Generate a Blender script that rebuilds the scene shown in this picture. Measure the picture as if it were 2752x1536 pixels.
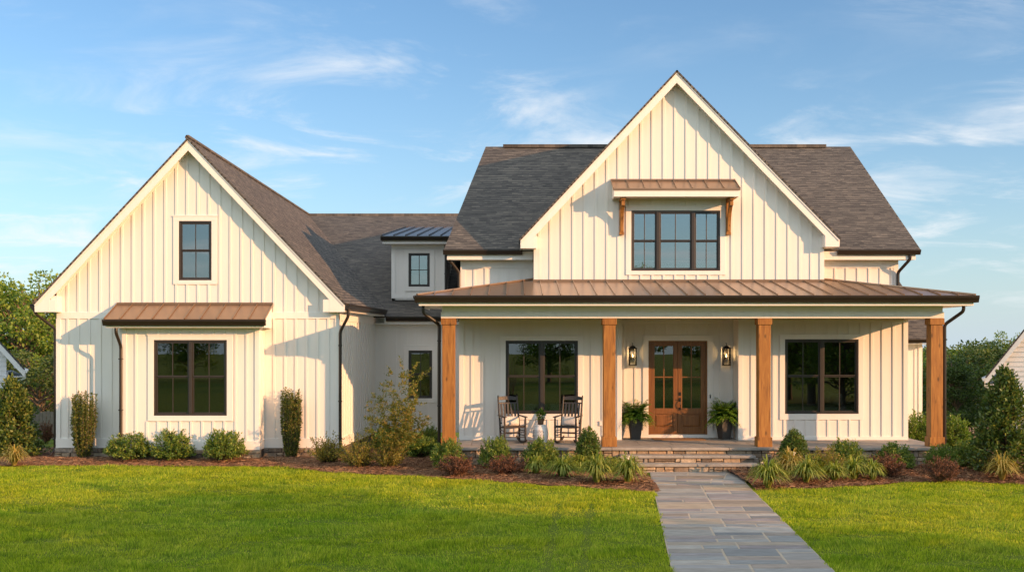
import bpy, bmesh, math, random
import numpy as np
from mathutils import Vector, Matrix

# ------------------------------------------------------------------ scene, camera, light
SC = bpy.context.scene
for _o in list(bpy.data.objects):
    bpy.data.objects.remove(_o)
COL = SC.collection
F, CX, CY, H = 2889.0, 1376.0, 927.0, 2.98        # focal length and principal point in photo pixels, eye height in metres

cam = bpy.data.cameras.new('camera')
cam.sensor_width = 36.0
cam.lens = 36.0 * F / 2752.0
cam.shift_x = 0.0
cam.shift_y = (CY - 768.0) / 2752.0
cam.clip_end = 3000
cam.clip_start = 0.1
cam_o = bpy.data.objects.new('camera', cam)
cam_o.location = (0, 0, H)
cam_o.rotation_euler = (math.pi / 2, 0, 0)
COL.objects.link(cam_o)
SC.camera = cam_o

SUN_AZ, SUN_EL = math.radians(58), math.radians(14.5)    # azimuth from the facade normal towards the right
sun = bpy.data.lights.new('sun', 'SUN')
sun.energy = 4.6
sun.angle = math.radians(0.5)
sun.color = (1.0, 0.51, 0.23)
sun_o = bpy.data.objects.new('sun', sun)
sdir = Vector((math.sin(SUN_AZ) * math.cos(SUN_EL), -math.cos(SUN_AZ) * math.cos(SUN_EL), math.sin(SUN_EL)))
sun_o.rotation_euler = sdir.to_track_quat('Z', 'Y').to_euler()
sun_o.location = sdir * 60
COL.objects.link(sun_o)

SC.view_settings.view_transform = 'Standard'
SC.view_settings.look = 'None'
SC.view_settings.gamma = 1
SC.view_settings.use_curve_mapping = False
SC.view_settings.exposure = 0.58
SC.render.engine = 'CYCLES'
SC.cycles.max_bounces = 8
SC.cycles.diffuse_bounces = 4
SC.cycles.transparent_max_bounces = 8
SC.cycles.use_denoising = True
SC.cycles.caustics_reflective = False
SC.cycles.caustics_refractive = False

world = bpy.data.worlds.new('World')
SC.world = world
world.use_nodes = True


def build_world():
    nt = world.node_tree
    N, L = nt.nodes, nt.links
    bg = N['Background']
    sky = N.new('ShaderNodeTexSky')
    sky.sky_type = 'NISHITA'
    sky.sun_disc = False
    sky.sun_elevation = SUN_EL
    sky.sun_rotation = math.pi - SUN_AZ
    sky.air_density = 1.0
    sky.dust_density = 0.7
    sky.ozone_density = 1.2
    tc = N.new('ShaderNodeTexCoord')
    sep = N.new('ShaderNodeSeparateXYZ')
    L.new(tc.outputs['Generated'], sep.inputs[0])

    def math_(op, a, b=None, clamp=False):
        n = N.new('ShaderNodeMath')
        n.operation = op
        n.use_clamp = clamp
        for i, x in enumerate((a, b)):
            if x is None:
                continue
            if isinstance(x, (int, float)):
                n.inputs[i].default_value = x
            else:
                L.new(x, n.inputs[i])
        return n.outputs[0]
    zc = math_('ADD', math_('MAXIMUM', sep.outputs['Z'], 0.0), 0.16)
    u = math_('DIVIDE', sep.outputs['X'], zc)
    v = math_('DIVIDE', sep.outputs['Y'], zc)
    comb = N.new('ShaderNodeCombineXYZ')
    L.new(u, comb.inputs[0])
    L.new(v, comb.inputs[1])
    mp = N.new('ShaderNodeMapping')
    mp.inputs['Rotation'].default_value = (0, 0, math.radians(-38))
    mp.inputs['Location'].default_value = (1.9, 9.4, 0)
    mp.inputs['Scale'].default_value = (0.85, 1.15, 1)
    L.new(comb.outputs[0], mp.inputs[0])
    # wispy detail
    n1 = N.new('ShaderNodeTexNoise')
    n1.inputs['Scale'].default_value = 2.5
    n1.inputs['Detail'].default_value = 9
    n1.inputs['Roughness'].default_value = 0.62
    n1.inputs['Distortion'].default_value = 0.55
    L.new(mp.outputs[0], n1.inputs['Vector'])
    # large patches
    n2 = N.new('ShaderNodeTexNoise')
    n2.inputs['Scale'].default_value = 0.9
    n2.inputs['Detail'].default_value = 3
    n2.inputs['Distortion'].default_value = 0.4
    L.new(mp.outputs[0], n2.inputs['Vector'])
    r1 = N.new('ShaderNodeMapRange')
    r1.interpolation_type = 'SMOOTHSTEP'
    r1.inputs['From Min'].default_value = 0.45
    r1.inputs['From Max'].default_value = 0.76
    L.new(n1.outputs['Fac'], r1.inputs['Value'])
    r2 = N.new('ShaderNodeMapRange')
    r2.interpolation_type = 'SMOOTHSTEP'
    r2.inputs['From Min'].default_value = 0.36
    r2.inputs['From Max'].default_value = 0.60
    L.new(n2.outputs['Fac'], r2.inputs['Value'])
    m = math_('MULTIPLY', r1.outputs[0], math_('ADD', math_('MULTIPLY', r2.outputs[0], 0.95), 0.05))
    up = N.new('ShaderNodeMapRange')
    up.interpolation_type = 'SMOOTHSTEP'
    up.inputs['From Min'].default_value = 0.0
    up.inputs['From Max'].default_value = 0.08
    L.new(sep.outputs['Z'], up.inputs['Value'])
    m = math_('MULTIPLY', m, up.outputs[0], True)
    # invented cloud overhead and behind the viewpoint, added as soft fill light
    fill_bank = N.new('ShaderNodeMapRange')
    fill_bank.interpolation_type = 'SMOOTHSTEP'
    fill_bank.inputs['From Min'].default_value = 0.05
    fill_bank.inputs['From Max'].default_value = 0.65
    L.new(math_('SUBTRACT', math_('MULTIPLY', sep.outputs['Z'], 0.85), sep.outputs['Y']), fill_bank.inputs['Value'])
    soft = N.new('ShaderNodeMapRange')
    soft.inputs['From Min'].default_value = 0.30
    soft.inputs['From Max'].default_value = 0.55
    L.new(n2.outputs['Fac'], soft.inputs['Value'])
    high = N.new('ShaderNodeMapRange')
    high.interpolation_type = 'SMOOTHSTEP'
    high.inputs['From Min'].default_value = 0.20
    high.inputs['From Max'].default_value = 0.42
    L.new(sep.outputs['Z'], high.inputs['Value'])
    bk = math_('MULTIPLY', math_('MULTIPLY', fill_bank.outputs[0], soft.outputs[0], True), high.outputs[0], True)
    mix = N.new('ShaderNodeMix')
    mix.data_type = 'RGBA'
    L.new(m, mix.inputs['Factor'])
    tint = N.new('ShaderNodeMix')
    tint.data_type = 'RGBA'
    tint.blend_type = 'MULTIPLY'
    tint.inputs['Factor'].default_value = 1.0
    L.new(sky.outputs[0], tint.inputs['A'])
    tint.inputs['B'].default_value = SKY_TINT
    # pale air along the horizon
    hz = math_('MULTIPLY', math_('POWER', math_('SUBTRACT', 1.0, math_('MAXIMUM', sep.outputs['Z'], 0.0)), 9.0), 0.75)
    low = N.new('ShaderNodeMix')
    low.data_type = 'RGBA'
    L.new(hz, low.inputs['Factor'])
    L.new(tint.outputs['Result'], low.inputs['A'])
    low.inputs['B'].default_value = HORIZON
    L.new(low.outputs['Result'], mix.inputs['A'])
    mix.inputs['B'].default_value = CLOUD
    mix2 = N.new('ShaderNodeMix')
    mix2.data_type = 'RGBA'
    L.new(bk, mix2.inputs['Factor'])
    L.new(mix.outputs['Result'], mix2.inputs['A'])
    mix2.inputs['B'].default_value = FILL_BANK
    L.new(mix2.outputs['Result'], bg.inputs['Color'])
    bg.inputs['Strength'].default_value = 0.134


SKY_TINT = (0.62, 0.82, 1.00, 1)
FILL_BANK = (8.6, 8.9, 9.0, 1)  # colour of the added fill cloud
HORIZON = (3.45, 4.1, 4.8, 1)
CLOUD = (4.9, 5.0, 5.1, 1)
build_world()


# ------------------------------------------------------------------ helpers
def PX(px, Y):
    return (px - CX) * Y / F


def PZ(py, Y):
    return H - (py - CY) * Y / F


def GY(py, z=0.0):
    """distance at which the photo row py meets the height z"""
    return F * (H - z) / (py - CY)


ORG = {}


def tag(o, label=None, cat=None, group=None, kind=None):
    if label:
        o['label'] = label
    if cat:
        o['category'] = cat
    if group:
        o['group'] = group
    if kind:
        o['kind'] = kind
    return o


def empty(name, loc=(0, 0, 0), rz=0.0, label=None, cat=None, group=None):
    o = bpy.data.objects.new(name, None)
    COL.objects.link(o)
    o.location = loc
    o.rotation_euler = (0, 0, rz)
    o.empty_display_size = 0.2
    return tag(o, label, cat, group)


def children_of(o):
    return [c for c in bpy.data.objects if c.parent == o]


def copy_tree(o, parent=None):
    c = o.copy()
    COL.objects.link(c)
    if parent is not None:
        c.parent = parent
    for ch in children_of(o):
        if ch is not c:
            copy_tree(ch, c)
    return c


class MB:
    """collects geometry for ONE mesh object; xf maps local (u, d, z) to scene space"""

    def __init__(self, xf=None):
        self.v, self.f, self.xf, self.m = [], [], xf, []

    def add(self, vs, fs, mi=0):
        b = len(self.v)
        for p in vs:
            self.v.append(tuple(self.xf(*p)) if self.xf else tuple(p))
        for f in fs:
            self.f.append([b + i for i in f])
            self.m.append(mi)

    def hexa(self, p, mi=0):
        self.add(p, [(0, 3, 2, 1), (4, 5, 6, 7), (0, 1, 5, 4), (1, 2, 6, 5), (2, 3, 7, 6), (3, 0, 4, 7)], mi)

    def box(self, a0, a1, b0, b1, c0, c1, mi=0):
        self.hexa([(a0, b0, c0), (a1, b0, c0), (a1, b1, c0), (a0, b1, c0),
                   (a0, b0, c1), (a1, b0, c1), (a1, b1, c1), (a0, b1, c1)], mi)

    def prism(self, poly, d0, d1, mi=0):
        """polygon in (u, z), extruded along d"""
        n = len(poly)
        vs = [(u, d0, z) for u, z in poly] + [(u, d1, z) for u, z in poly]
        fs = [tuple(range(n)), tuple(range(2 * n - 1, n - 1, -1))]
        fs += [(i, (i + 1) % n, n + (i + 1) % n, n + i) for i in range(n)]
        self.add(vs, fs, mi)

    def extrude_x(self, poly, u0, u1, mi=0):
        """polygon in (d, z), extruded along u"""
        n = len(poly)
        vs = [(u0, d, z) for d, z in poly] + [(u1, d, z) for d, z in poly]
        fs = [tuple(range(n)), tuple(range(2 * n - 1, n - 1, -1))]
        fs += [(i, (i + 1) % n, n + (i + 1) % n, n + i) for i in range(n)]
        self.add(vs, fs, mi)

    def slab(self, pts, t, mi=0):
        """planar polygon given by its top corners, thickened downwards"""
        P = [Vector(p) for p in pts]
        nrm = (P[1] - P[0]).cross(P[2] - P[0]).normalized()
        if nrm.z < 0:
            nrm = -nrm
        n = len(P)
        vs = [tuple(p) for p in P] + [tuple(p - nrm * t) for p in P]
        fs = [tuple(range(n)), tuple(range(2 * n - 1, n - 1, -1))]
        fs += [(i, (i + 1) % n, n + (i + 1) % n, n + i) for i in range(n)]
        self.add(vs, fs, mi)

    def tube(self, pts, r, n=8, cap=True, mi=0, rot=0.0, sq=1.0):
        P = [Vector(p) for p in pts]
        R = r if isinstance(r, (list, tuple)) else [r] * len(P)
        vs, fs = [], []
        a = None
        for i, p in enumerate(P):
            t = (P[min(i + 1, len(P) - 1)] - P[max(i - 1, 0)]).normalized()
            if a is None:
                a = t.cross(Vector((0, 0, 1)))
                if a.length < 1e-3:
                    a = Vector((1, 0, 0))
            a = (a - t * a.dot(t)).normalized()
            b = t.cross(a)
            for k in range(n):
                th = rot + 2 * math.pi * k / n
                vs.append(tuple(p + a * (R[i] * math.cos(th)) + b * (R[i] * sq * math.sin(th))))
        for i in range(len(P) - 1):
            for k in range(n):
                fs.append((i * n + k, i * n + (k + 1) % n, (i + 1) * n + (k + 1) % n, (i + 1) * n + k))
        if cap:
            fs.append(tuple(range(n - 1, -1, -1)))
            fs.append(tuple(range((len(P) - 1) * n, len(P) * n)))
        self.add(vs, fs, mi)

    def lathe(self, prof, n=24, c=(0, 0, 0), mi=0, rot=0.0):
        vs, fs = [], []
        for r, z in prof:
            for k in range(n):
                th = rot + 2 * math.pi * k / n
                vs.append((c[0] + r * math.cos(th), c[1] + r * math.sin(th), c[2] + z))
        for i in range(len(prof) - 1):
            for k in range(n):
                fs.append((i * n + k, i * n + (k + 1) % n, (i + 1) * n + (k + 1) % n, (i + 1) * n + k))
        fs.append(tuple(range(n - 1, -1, -1)))
        fs.append(tuple(range((len(prof) - 1) * n, len(prof) * n)))
        self.add(vs, fs, mi)

    def build(self, name, mat, parent=None, smooth=False, bevel=0.0, uvdir=None, recalc=True, label=None):
        org = Vector((0, 0, 0))
        p = parent
        while p is not None:
            org += Vector(p.location)
            p = p.parent
        me = bpy.data.meshes.new(name)
        me.from_pydata([(x - org.x, y - org.y, z - org.z) for x, y, z in self.v], [], self.f)
        mats = mat if isinstance(mat, (list, tuple)) else [mat]
        for m_ in mats:
            me.materials.append(m_)
        if len(mats) > 1:
            me.polygons.foreach_set('material_index', self.m)
        if recalc:
            bm = bmesh.new()
            bm.from_mesh(me)
            bmesh.ops.recalc_face_normals(bm, faces=bm.faces)
            bm.to_mesh(me)
            bm.free()
        if uvdir:
            U, V = Vector(uvdir[0]).normalized(), Vector(uvdir[1]).normalized()
            uv = me.uv_layers.new(name='UVMap')
            co = [v.co + org for v in me.vertices]
            for l in me.loops:
                c = co[l.vertex_index]
                uv.data[l.index].uv = (c.dot(U), c.dot(V))
        if smooth:
            me.polygons.foreach_set('use_smooth', [True] * len(me.polygons))
        o = bpy.data.objects.new(name, me)
        COL.objects.link(o)
        if parent is not None:
            o.parent = parent
        if bevel:
            md = o.modifiers.new('bevel', 'BEVEL')
            md.width = bevel
            md.segments = 2
            md.limit_method = 'ANGLE'
        if label:
            o['label'] = label
        return o


def np_mesh(name, verts, faces, mat, parent=None, smooth=False):
    """fast mesh from arrays: verts (n,3), faces (m,k) with one k"""
    me = bpy.data.meshes.new(name)
    n, (m, k) = len(verts), faces.shape
    me.vertices.add(n)
    me.vertices.foreach_set('co', np.ascontiguousarray(verts, dtype=np.float32).ravel())
    me.loops.add(m * k)
    me.loops.foreach_set('vertex_index', np.ascontiguousarray(faces, dtype=np.int32).ravel())
    me.polygons.add(m)
    me.polygons.foreach_set('loop_start', np.arange(0, m * k, k, dtype=np.int32))
    me.update(calc_edges=True)
    if smooth:
        me.polygons.foreach_set('use_smooth', [True] * m)
    me.materials.append(mat)
    o = bpy.data.objects.new(name, me)
    COL.objects.link(o)
    if parent is not None:
        o.parent = parent
    return o


def leaf_quads(pos, dirs, length, width, rng, flat=0.0):
    """diamond leaves: pos (n,3) base, dirs (n,3) unit, arrays of length and width"""
    n = len(pos)
    r = rng.normal(size=(n, 3))
    r[:, 2] += flat * 0
    side = np.cross(dirs, r)
    side /= np.linalg.norm(side, axis=1, keepdims=True) + 1e-9
    if flat:
        up = np.tile(np.array([0, 0, 1.0]), (n, 1))
        s2 = np.cross(dirs, up)
        s2 /= np.linalg.norm(s2, axis=1, keepdims=True) + 1e-9
        side = side * (1 - flat) + s2 * flat
        side /= np.linalg.norm(side, axis=1, keepdims=True) + 1e-9
    L_ = np.broadcast_to(np.asarray(length, float), (n,))[:, None]
    W_ = np.broadcast_to(np.asarray(width, float), (n,))[:, None]
    mid = pos + dirs * L_ * 0.45
    V = np.stack([pos, mid - side * W_ * 0.5, pos + dirs * L_, mid + side * W_ * 0.5], axis=1).reshape(-1, 3)
    Fc = np.arange(4 * n, dtype=np.int32).reshape(n, 4)
    return V, Fc


def unit(a):
    return a / (np.linalg.norm(a, axis=-1, keepdims=True) + 1e-9)


# ------------------------------------------------------------------ materials
class NT:
    def __init__(self, name):
        self.mat = bpy.data.materials.new(name)
        self.mat.use_nodes = True
        self.t = self.mat.node_tree
        self.N, self.L = self.t.nodes, self.t.links
        self.b = self.N['Principled BSDF']
        self.out = self.N['Material Output']

    def n(self, typ, **kw):
        x = self.N.new(typ)
        for k, v in kw.items():
            if hasattr(x, k) and k not in x.inputs:
                setattr(x, k, v)
            else:
                x.inputs[k].default_value = v
        return x

    def l(self, a, b):
        self.L.new(a, b)

    def set(self, key, val):
        i = self.b.inputs[key]
        if isinstance(val, bpy.types.NodeSocket):
            self.L.new(val, i)
        else:
            i.default_value = val

    def coords(self, kind='Object', scale=(1, 1, 1), rot=(0, 0, 0)):
        tc = self.n('ShaderNodeTexCoord')
        mp = self.n('ShaderNodeMapping')
        mp.inputs['Scale'].default_value = scale
        mp.inputs['Rotation'].default_value = rot
        self.l(tc.outputs[kind], mp.inputs[0])
        return mp.outputs[0]

    def noise(self, vec, scale, detail=4, rough=0.55, dist=0.0):
        n = self.n('ShaderNodeTexNoise')
        n.inputs['Scale'].default_value = scale
        n.inputs['Detail'].default_value = detail
        n.inputs['Roughness'].default_value = rough
        n.inputs['Distortion'].default_value = dist
        if vec is not None:
            self.l(vec, n.inputs['Vector'])
        return n.outputs['Fac']

    def ramp(self, fac, stops):
        r = self.n('ShaderNodeValToRGB')
        el = r.color_ramp.elements
        while len(el) < len(stops):
            el.new(0.5)
        for e, (p, c) in zip(el, stops):
            e.position = p
            e.color = (*c, 1) if len(c) == 3 else c
        self.l(fac, r.inputs[0])
        return r.outputs[0]

    def mix(self, fac, a, b, blend='MIX'):
        m = self.n('ShaderNodeMix')
        m.data_type = 'RGBA'
        m.blend_type = blend
        for key, x in (('Factor', fac), ('A', a), ('B', b)):
            i = m.inputs[key] if key == 'Factor' else [s for s in m.inputs if s.name == key and s.type == 'RGBA'][0]
            if isinstance(x, bpy.types.NodeSocket):
                self.l(x, i)
            elif key == 'Factor':
                i.default_value = x
            else:
                i.default_value = (*x, 1)
        return [s for s in m.outputs if s.type == 'RGBA'][0]

    def math(self, op, a, b=0.0, clamp=False):
        m = self.n('ShaderNodeMath')
        m.operation = op
        m.use_clamp = clamp
        for i, x in enumerate((a, b)):
            if isinstance(x, bpy.types.NodeSocket):
                self.l(x, m.inputs[i])
            else:
                m.inputs[i].default_value = x
        return m.outputs[0]

    def bump(self, h, strength=0.3, dist=0.01):
        b = self.n('ShaderNodeBump')
        b.inputs['Strength'].default_value = strength
        b.inputs['Distance'].default_value = dist
        self.l(h, b.inputs['Height'])
        self.set('Normal', b.outputs[0])

    def island(self):
        return self.n('ShaderNodeNewGeometry').outputs['Random Per Island']


def m_paint(name, col, rough=0.5, var=0.06, bump=0.06, scale=3.0):
    m = NT(name)
    v = m.coords('Object', (1, 1, 0.35))
    f = m.noise(v, scale, 6)
    dark = tuple(c * (1 - var) for c in col)
    c = m.mix(f, dark, col)
    # faint grime streaks running down the boards
    g = m.noise(m.coords('Object', (9, 9, 0.5)), 1.0, 5, 0.7)
    g = m.ramp(g, [(0.40, (1, 1, 1)), (0.85, (0.95, 0.94, 0.92))])
    c = m.mix(1.0, c, g, 'MULTIPLY')
    m.set('Base Color', c)
    m.set('Roughness', rough)
    m.bump(m.noise(m.coords('Object', (30, 30, 3)), 2.0, 4), bump, 0.002)
    return m.mat


def m_plain(name, col, rough=0.5, metal=0.0, var=0.12, scale=8.0, bump=0.0, spec=0.5):
    m = NT(name)
    f = m.noise(m.coords('Object'), scale, 5)
    m.set('Base Color', m.mix(f, tuple(c * (1 - var) for c in col), tuple(min(1, c * (1 + var)) for c in col)))
    m.set('Roughness', rough)
    m.set('Metallic', metal)
    m.set('Specular IOR Level', spec)
    if bump:
        m.bump(f, bump, 0.01)
    return m.mat


def m_shingle(name, a, b, c):
    m = NT(name)
    v = m.coords('UV')
    # slight waviness of the courses
    wob = m.noise(v, 1.3, 3)
    sep = m.n('ShaderNodeSeparateXYZ')
    m.l(v, sep.inputs[0])
    yy = m.math('ADD', sep.outputs[1], m.math('MULTIPLY', wob, 0.05))
    cb = m.n('ShaderNodeCombineXYZ')
    m.l(sep.outputs[0], cb.inputs[0])
    m.l(yy, cb.inputs[1])
    vec = cb.outputs[0]

    def brick(w, h, off, mortar):
        br = m.n('ShaderNodeTexBrick')
        br.offset = off
        br.squash = 0.7
        br.squash_frequency = 3
        br.inputs['Scale'].default_value = 1.0
        br.inputs['Brick Width'].default_value = w
        br.inputs['Row Height'].default_value = h
        br.inputs['Mortar Size'].default_value = mortar
        br.inputs['Mortar Smooth'].default_value = 0.2
        br.inputs['Bias'].default_value = 0.0
        br.inputs['Color1'].default_value = (0, 0, 0, 1)
        br.inputs['Color2'].default_value = (1, 1, 1, 1)
        br.inputs['Mortar'].default_value = (0.5, 0.5, 0.5, 1)
        m.l(vec, br.inputs['Vector'])
        return br
    b1 = brick(0.30, 0.125, 0.37, 0.0)
    b2 = brick(0.17, 0.125, 0.61, 0.0)
    tab = b2.outputs['Color']
    t = m.math('ADD', m.math('MULTIPLY', b1.outputs['Color'], 0.3), m.math('MULTIPLY', tab, 0.3))
    gr = m.noise(v, 60, 3)
    t = m.math('ADD', t, m.math('MULTIPLY', gr, 0.40))
    col = m.ramp(t, [(0.1, a), (0.5, b), (0.95, c)])
    big = m.ramp(m.noise(v, 0.6, 4), [(0.3, (0.86, 0.86, 0.87)), (0.7, (1.08, 1.06, 1.04))])
    col = m.mix(1.0, col, big, 'MULTIPLY')
    saw = m.math('FRACT', m.math('DIVIDE', yy, 0.125))
    # shade line under the doubled tabs of a laminated shingle, painted into the colour
    shade_line = m.math('MULTIPLY', m.math('LESS_THAN', saw, 0.30), m.math('GREATER_THAN', tab, 0.35))
    thin = m.math('LESS_THAN', saw, 0.09)
    shade_line = m.math('MAXIMUM', m.math('MULTIPLY', shade_line, 0.85), m.math('MULTIPLY', thin, 0.7))
    col = m.mix(shade_line, col, (0.016, 0.016, 0.018))
    m.set('Base Color', col)
    m.set('Roughness', 0.88)
    m.set('Specular IOR Level', 0.3)
    # each course is a wedge: thick at its lower edge
    hgt = m.math('ADD', m.math('MULTIPLY', m.math('SUBTRACT', 1.0, saw), 0.8), m.math('MULTIPLY', tab, 0.6))
    hgt = m.math('ADD', hgt, m.math('MULTIPLY', gr, 0.12))
    m.bump(hgt, 0.9, 0.02)
    return m.mat


def m_wood(name, dark, mid, light, grain=(7, 7, 0.55), knots=True, rough=0.6):
    m = NT(name)
    v = m.coords('Object', grain)
    w = m.noise(v, 3.2, 8, 0.62, 0.7)
    c = m.ramp(w, [(0.28, dark), (0.5, mid), (0.74, light)])
    fine = m.noise(m.coords('Object', (60, 60, 2.0)), 1.5, 3)
    c = m.mix(m.math('MULTIPLY', fine, 0.35), c, dark)
    big = m.noise(m.coords('Object', (1.2, 1.2, 0.6)), 1.5, 2)
    c = m.mix(m.math('MULTIPLY', big, 0.35), c, mid)
    if knots:
        ck = m.ramp(m.noise(m.coords('Object', (38, 38, 0.9)), 1.0, 2), [(0.66, (0, 0, 0)), (0.70, (1, 1, 1))])
        c = m.mix(m.math('MULTIPLY', ck, 0.7), c, tuple(x * 0.4 for x in dark))
        vo = m.n('ShaderNodeTexVoronoi')
        vo.inputs['Scale'].default_value = 1.0
        m.l(m.coords('Object', (5.5, 5.5, 2.6)), vo.inputs['Vector'])
        k = m.ramp(vo.outputs['Distance'], [(0.07, (1, 1, 1)), (0.20, (0, 0, 0))])
        c = m.mix(m.math('MULTIPLY', k, 0.8), c, tuple(x * 0.35 for x in dark))
    m.set('Base Color', c)
    m.set('Roughness', rough)
    m.bump(m.math('ADD', w, fine), 0.25, 0.006)
    return m.mat


def m_island(name, stops, rough=0.85, noise=0.5, nscale=14.0, bump=0.3, bscale=25.0, dist=0.01, streak=None):
    """every separate piece of the mesh gets its own colour"""
    m = NT(name)
    c = m.ramp(m.island(), stops)
    c0 = m.coords('Object', streak or (1, 1, 1))
    f = m.noise(c0, nscale, 6, 0.6)
    sh = m.ramp(f, [(0.25, (1 - noise * 0.6,) * 3), (0.75, (1 + noise * 0.35,) * 3)])
    c = m.mix(1.0, c, sh, 'MULTIPLY')
    m.set('Base Color', c)
    m.set('Roughness', rough)
    m.bump(m.noise(m.coords('Object'), bscale, 6, 0.6), bump, dist)
    return m.mat


def m_leaf(name, stops, trans=0.3, rough=0.55, patch=None, spec=0.35, pscale=0.35):
    m = NT(name)
    isl = m.island()
    c = m.ramp(isl, stops)
    if patch:
        g = m.n('ShaderNodeNewGeometry')
        f = m.noise(g.outputs['Position'], pscale, 5, 0.6)
        f = m.ramp(f, [(0.36, (0, 0, 0)), (0.66, (1, 1, 1))])
        c = m.mix(m.math('MULTIPLY', f, 0.75), c, m.ramp(isl, patch))
        f2 = m.ramp(m.noise(g.outputs['Position'], 2.6, 6, 0.7, 0.4), [(0.34, (0.62, 0.70, 0.7)), (0.5, (1.0, 1.0, 1.0)), (0.68, (1.30, 1.18, 1.1))])
        c = m.mix(1.0, c, f2, 'MULTIPLY')
        f3 = m.ramp(m.noise(g.outputs['Position'], 1.1, 5, 0.75), [(0.60, (0, 0, 0)), (0.72, (1, 1, 1))])
        c = m.mix(m.math('MULTIPLY', f3, 0.35), c, (0.40, 0.36, 0.10))
    m.set('Base Color', c)
    m.set('Roughness', rough)
    m.set('Specular IOR Level', spec)
    tr = m.n('ShaderNodeBsdfTranslucent')
    tc = m.mix(1.0, c, (1.25, 1.35, 0.6), 'MULTIPLY')
    m.l(tc, tr.inputs['Color'])
    mx = m.n('ShaderNodeMixShader')
    mx.inputs[0].default_value = trans
    m.l(m.b.outputs[0], mx.inputs[1])
    m.l(tr.outputs[0], mx.inputs[2])
    m.l(mx.outputs[0], m.out.inputs[0])
    return m.mat


def m_glass(name, refl=0.2, tint=(0.55, 0.58, 0.56)):
    m = NT(name)
    tr = m.n('ShaderNodeBsdfTransparent')
    tr.inputs['Color'].default_value = (*tint, 1)
    gl = m.n('ShaderNodeBsdfGlossy')
    gl.inputs['Roughness'].default_value = 0.0
    gl.inputs['Color'].default_value = (0.92, 0.96, 0.97, 1)
    # very slight ripple of the sheet
    b = m.n('ShaderNodeBump')
    b.inputs['Strength'].default_value = 0.02
    b.inputs['Distance'].default_value = 0.01
    m.l(m.noise(m.coords('Object'), 1.6, 2), b.inputs['Height'])
    m.l(b.outputs[0], gl.inputs['Normal'])
    fr = m.n('ShaderNodeFresnel')
    fr.inputs['IOR'].default_value = 1.45
    fac = m.math('ADD', fr.outputs[0], refl, True)
    mx = m.n('ShaderNodeMixShader')
    m.l(fac, mx.inputs[0])
    m.l(tr.outputs[0], mx.inputs[1])
    m.l(gl.outputs[0], mx.inputs[2])
    m.l(mx.outputs[0], m.out.inputs[0])
    return m.mat


M = {}
M['white'] = m_paint('white_siding_paint', (0.80, 0.775, 0.725), 0.55)
M['trim'] = m_paint('white_trim_paint', (0.81, 0.79, 0.745), 0.45, 0.03)
M['soffit'] = m_paint('white_soffit_paint', (0.80, 0.775, 0.72), 0.55, 0.03)
M['frame'] = m_plain('dark_bronze_window_frame', (0.035, 0.030, 0.026), 0.38, 0.0, 0.2)
M['gutter'] = m_plain('dark_bronze_gutter', (0.028, 0.022, 0.018), 0.32, 0.25, 0.25, 2.0)
M['shingle'] = m_shingle('asphalt_shingle', (0.040, 0.038, 0.036), (0.100, 0.092, 0.080), (0.195, 0.173, 0.142))
M['metal'] = m_plain('bronze_standing_seam', (0.27, 0.175, 0.108), 0.30, 0.5, 0.16, 1.4)
M['metaldark'] = m_plain('dark_standing_seam', (0.10, 0.09, 0.085), 0.36, 0.45, 0.14, 1.4)
M['cedar'] = m_wood('cedar_timber', (0.13, 0.050, 0.009), (0.33, 0.142, 0.026), (0.50, 0.250, 0.055))
M['doorwood'] = m_wood('stained_door_wood', (0.10, 0.040, 0.010), (0.215, 0.090, 0.024), (0.33, 0.155, 0.046), (9, 9, 0.5), False, 0.4)
M['ceiling'] = m_wood('stained_ceiling_board', (0.14, 0.055, 0.018), (0.24, 0.10, 0.034), (0.32, 0.15, 0.05), (0.4, 9, 9), False, 0.55)
M['glass'] = m_glass('window_glass', 0.09)
M['glassup'] = m_glass('upper_window_glass', 0.24)
M['glassclear'] = m_glass('lantern_glass', 0.04, (0.9, 0.9, 0.88))
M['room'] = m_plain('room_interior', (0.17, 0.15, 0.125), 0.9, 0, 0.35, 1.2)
M['black'] = m_plain('black_metal', (0.018, 0.017, 0.016), 0.4, 0.3, 0.2)
M['chair'] = m_plain('weathered_black_paint', (0.027, 0.023, 0.021), 0.5, 0, 0.45, 22.0, 0.1)
M['wicker'] = m_plain('dark_woven_seat', (0.045, 0.032, 0.022), 0.8, 0, 0.5, 60.0, 0.5)
M['pot'] = m_plain('charcoal_planter', (0.040, 0.037, 0.034), 0.6, 0, 0.15, 30.0, 0.1)
M['ceramic'] = m_plain('glazed_white_ceramic', (0.72, 0.72, 0.70), 0.2, 0, 0.05, 4.0)
M['darkhole'] = m_plain('stool_opening', (0.05, 0.05, 0.05), 0.9)
M['basket'] = m_plain('brown_pot', (0.12, 0.065, 0.03), 0.7, 0, 0.6, 30.0, 0.3)
M['soil'] = m_plain('potting_soil', (0.03, 0.02, 0.013), 1.0, 0, 0.4, 40.0, 0.5)
M['mat'] = m_plain('coir_mat', (0.26, 0.14, 0.06), 0.95, 0, 0.4, 120.0, 0.6)
M['stone'] = m_island('ledge_stone', [(0.0, (0.145, 0.113, 0.084)), (0.25, (0.304, 0.225, 0.152)), (0.5, (0.435, 0.326, 0.210)),
                                      (0.72, (0.275, 0.239, 0.203)), (0.88, (0.522, 0.420, 0.290)), (1.0, (0.377, 0.246, 0.145))], 0.85, 0.9, 9.0, 0.8, 14.0, 0.03)
M['mortar'] = m_plain('mortar', (0.10, 0.085, 0.07), 0.95, 0, 0.3, 20.0, 0.3)
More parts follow.
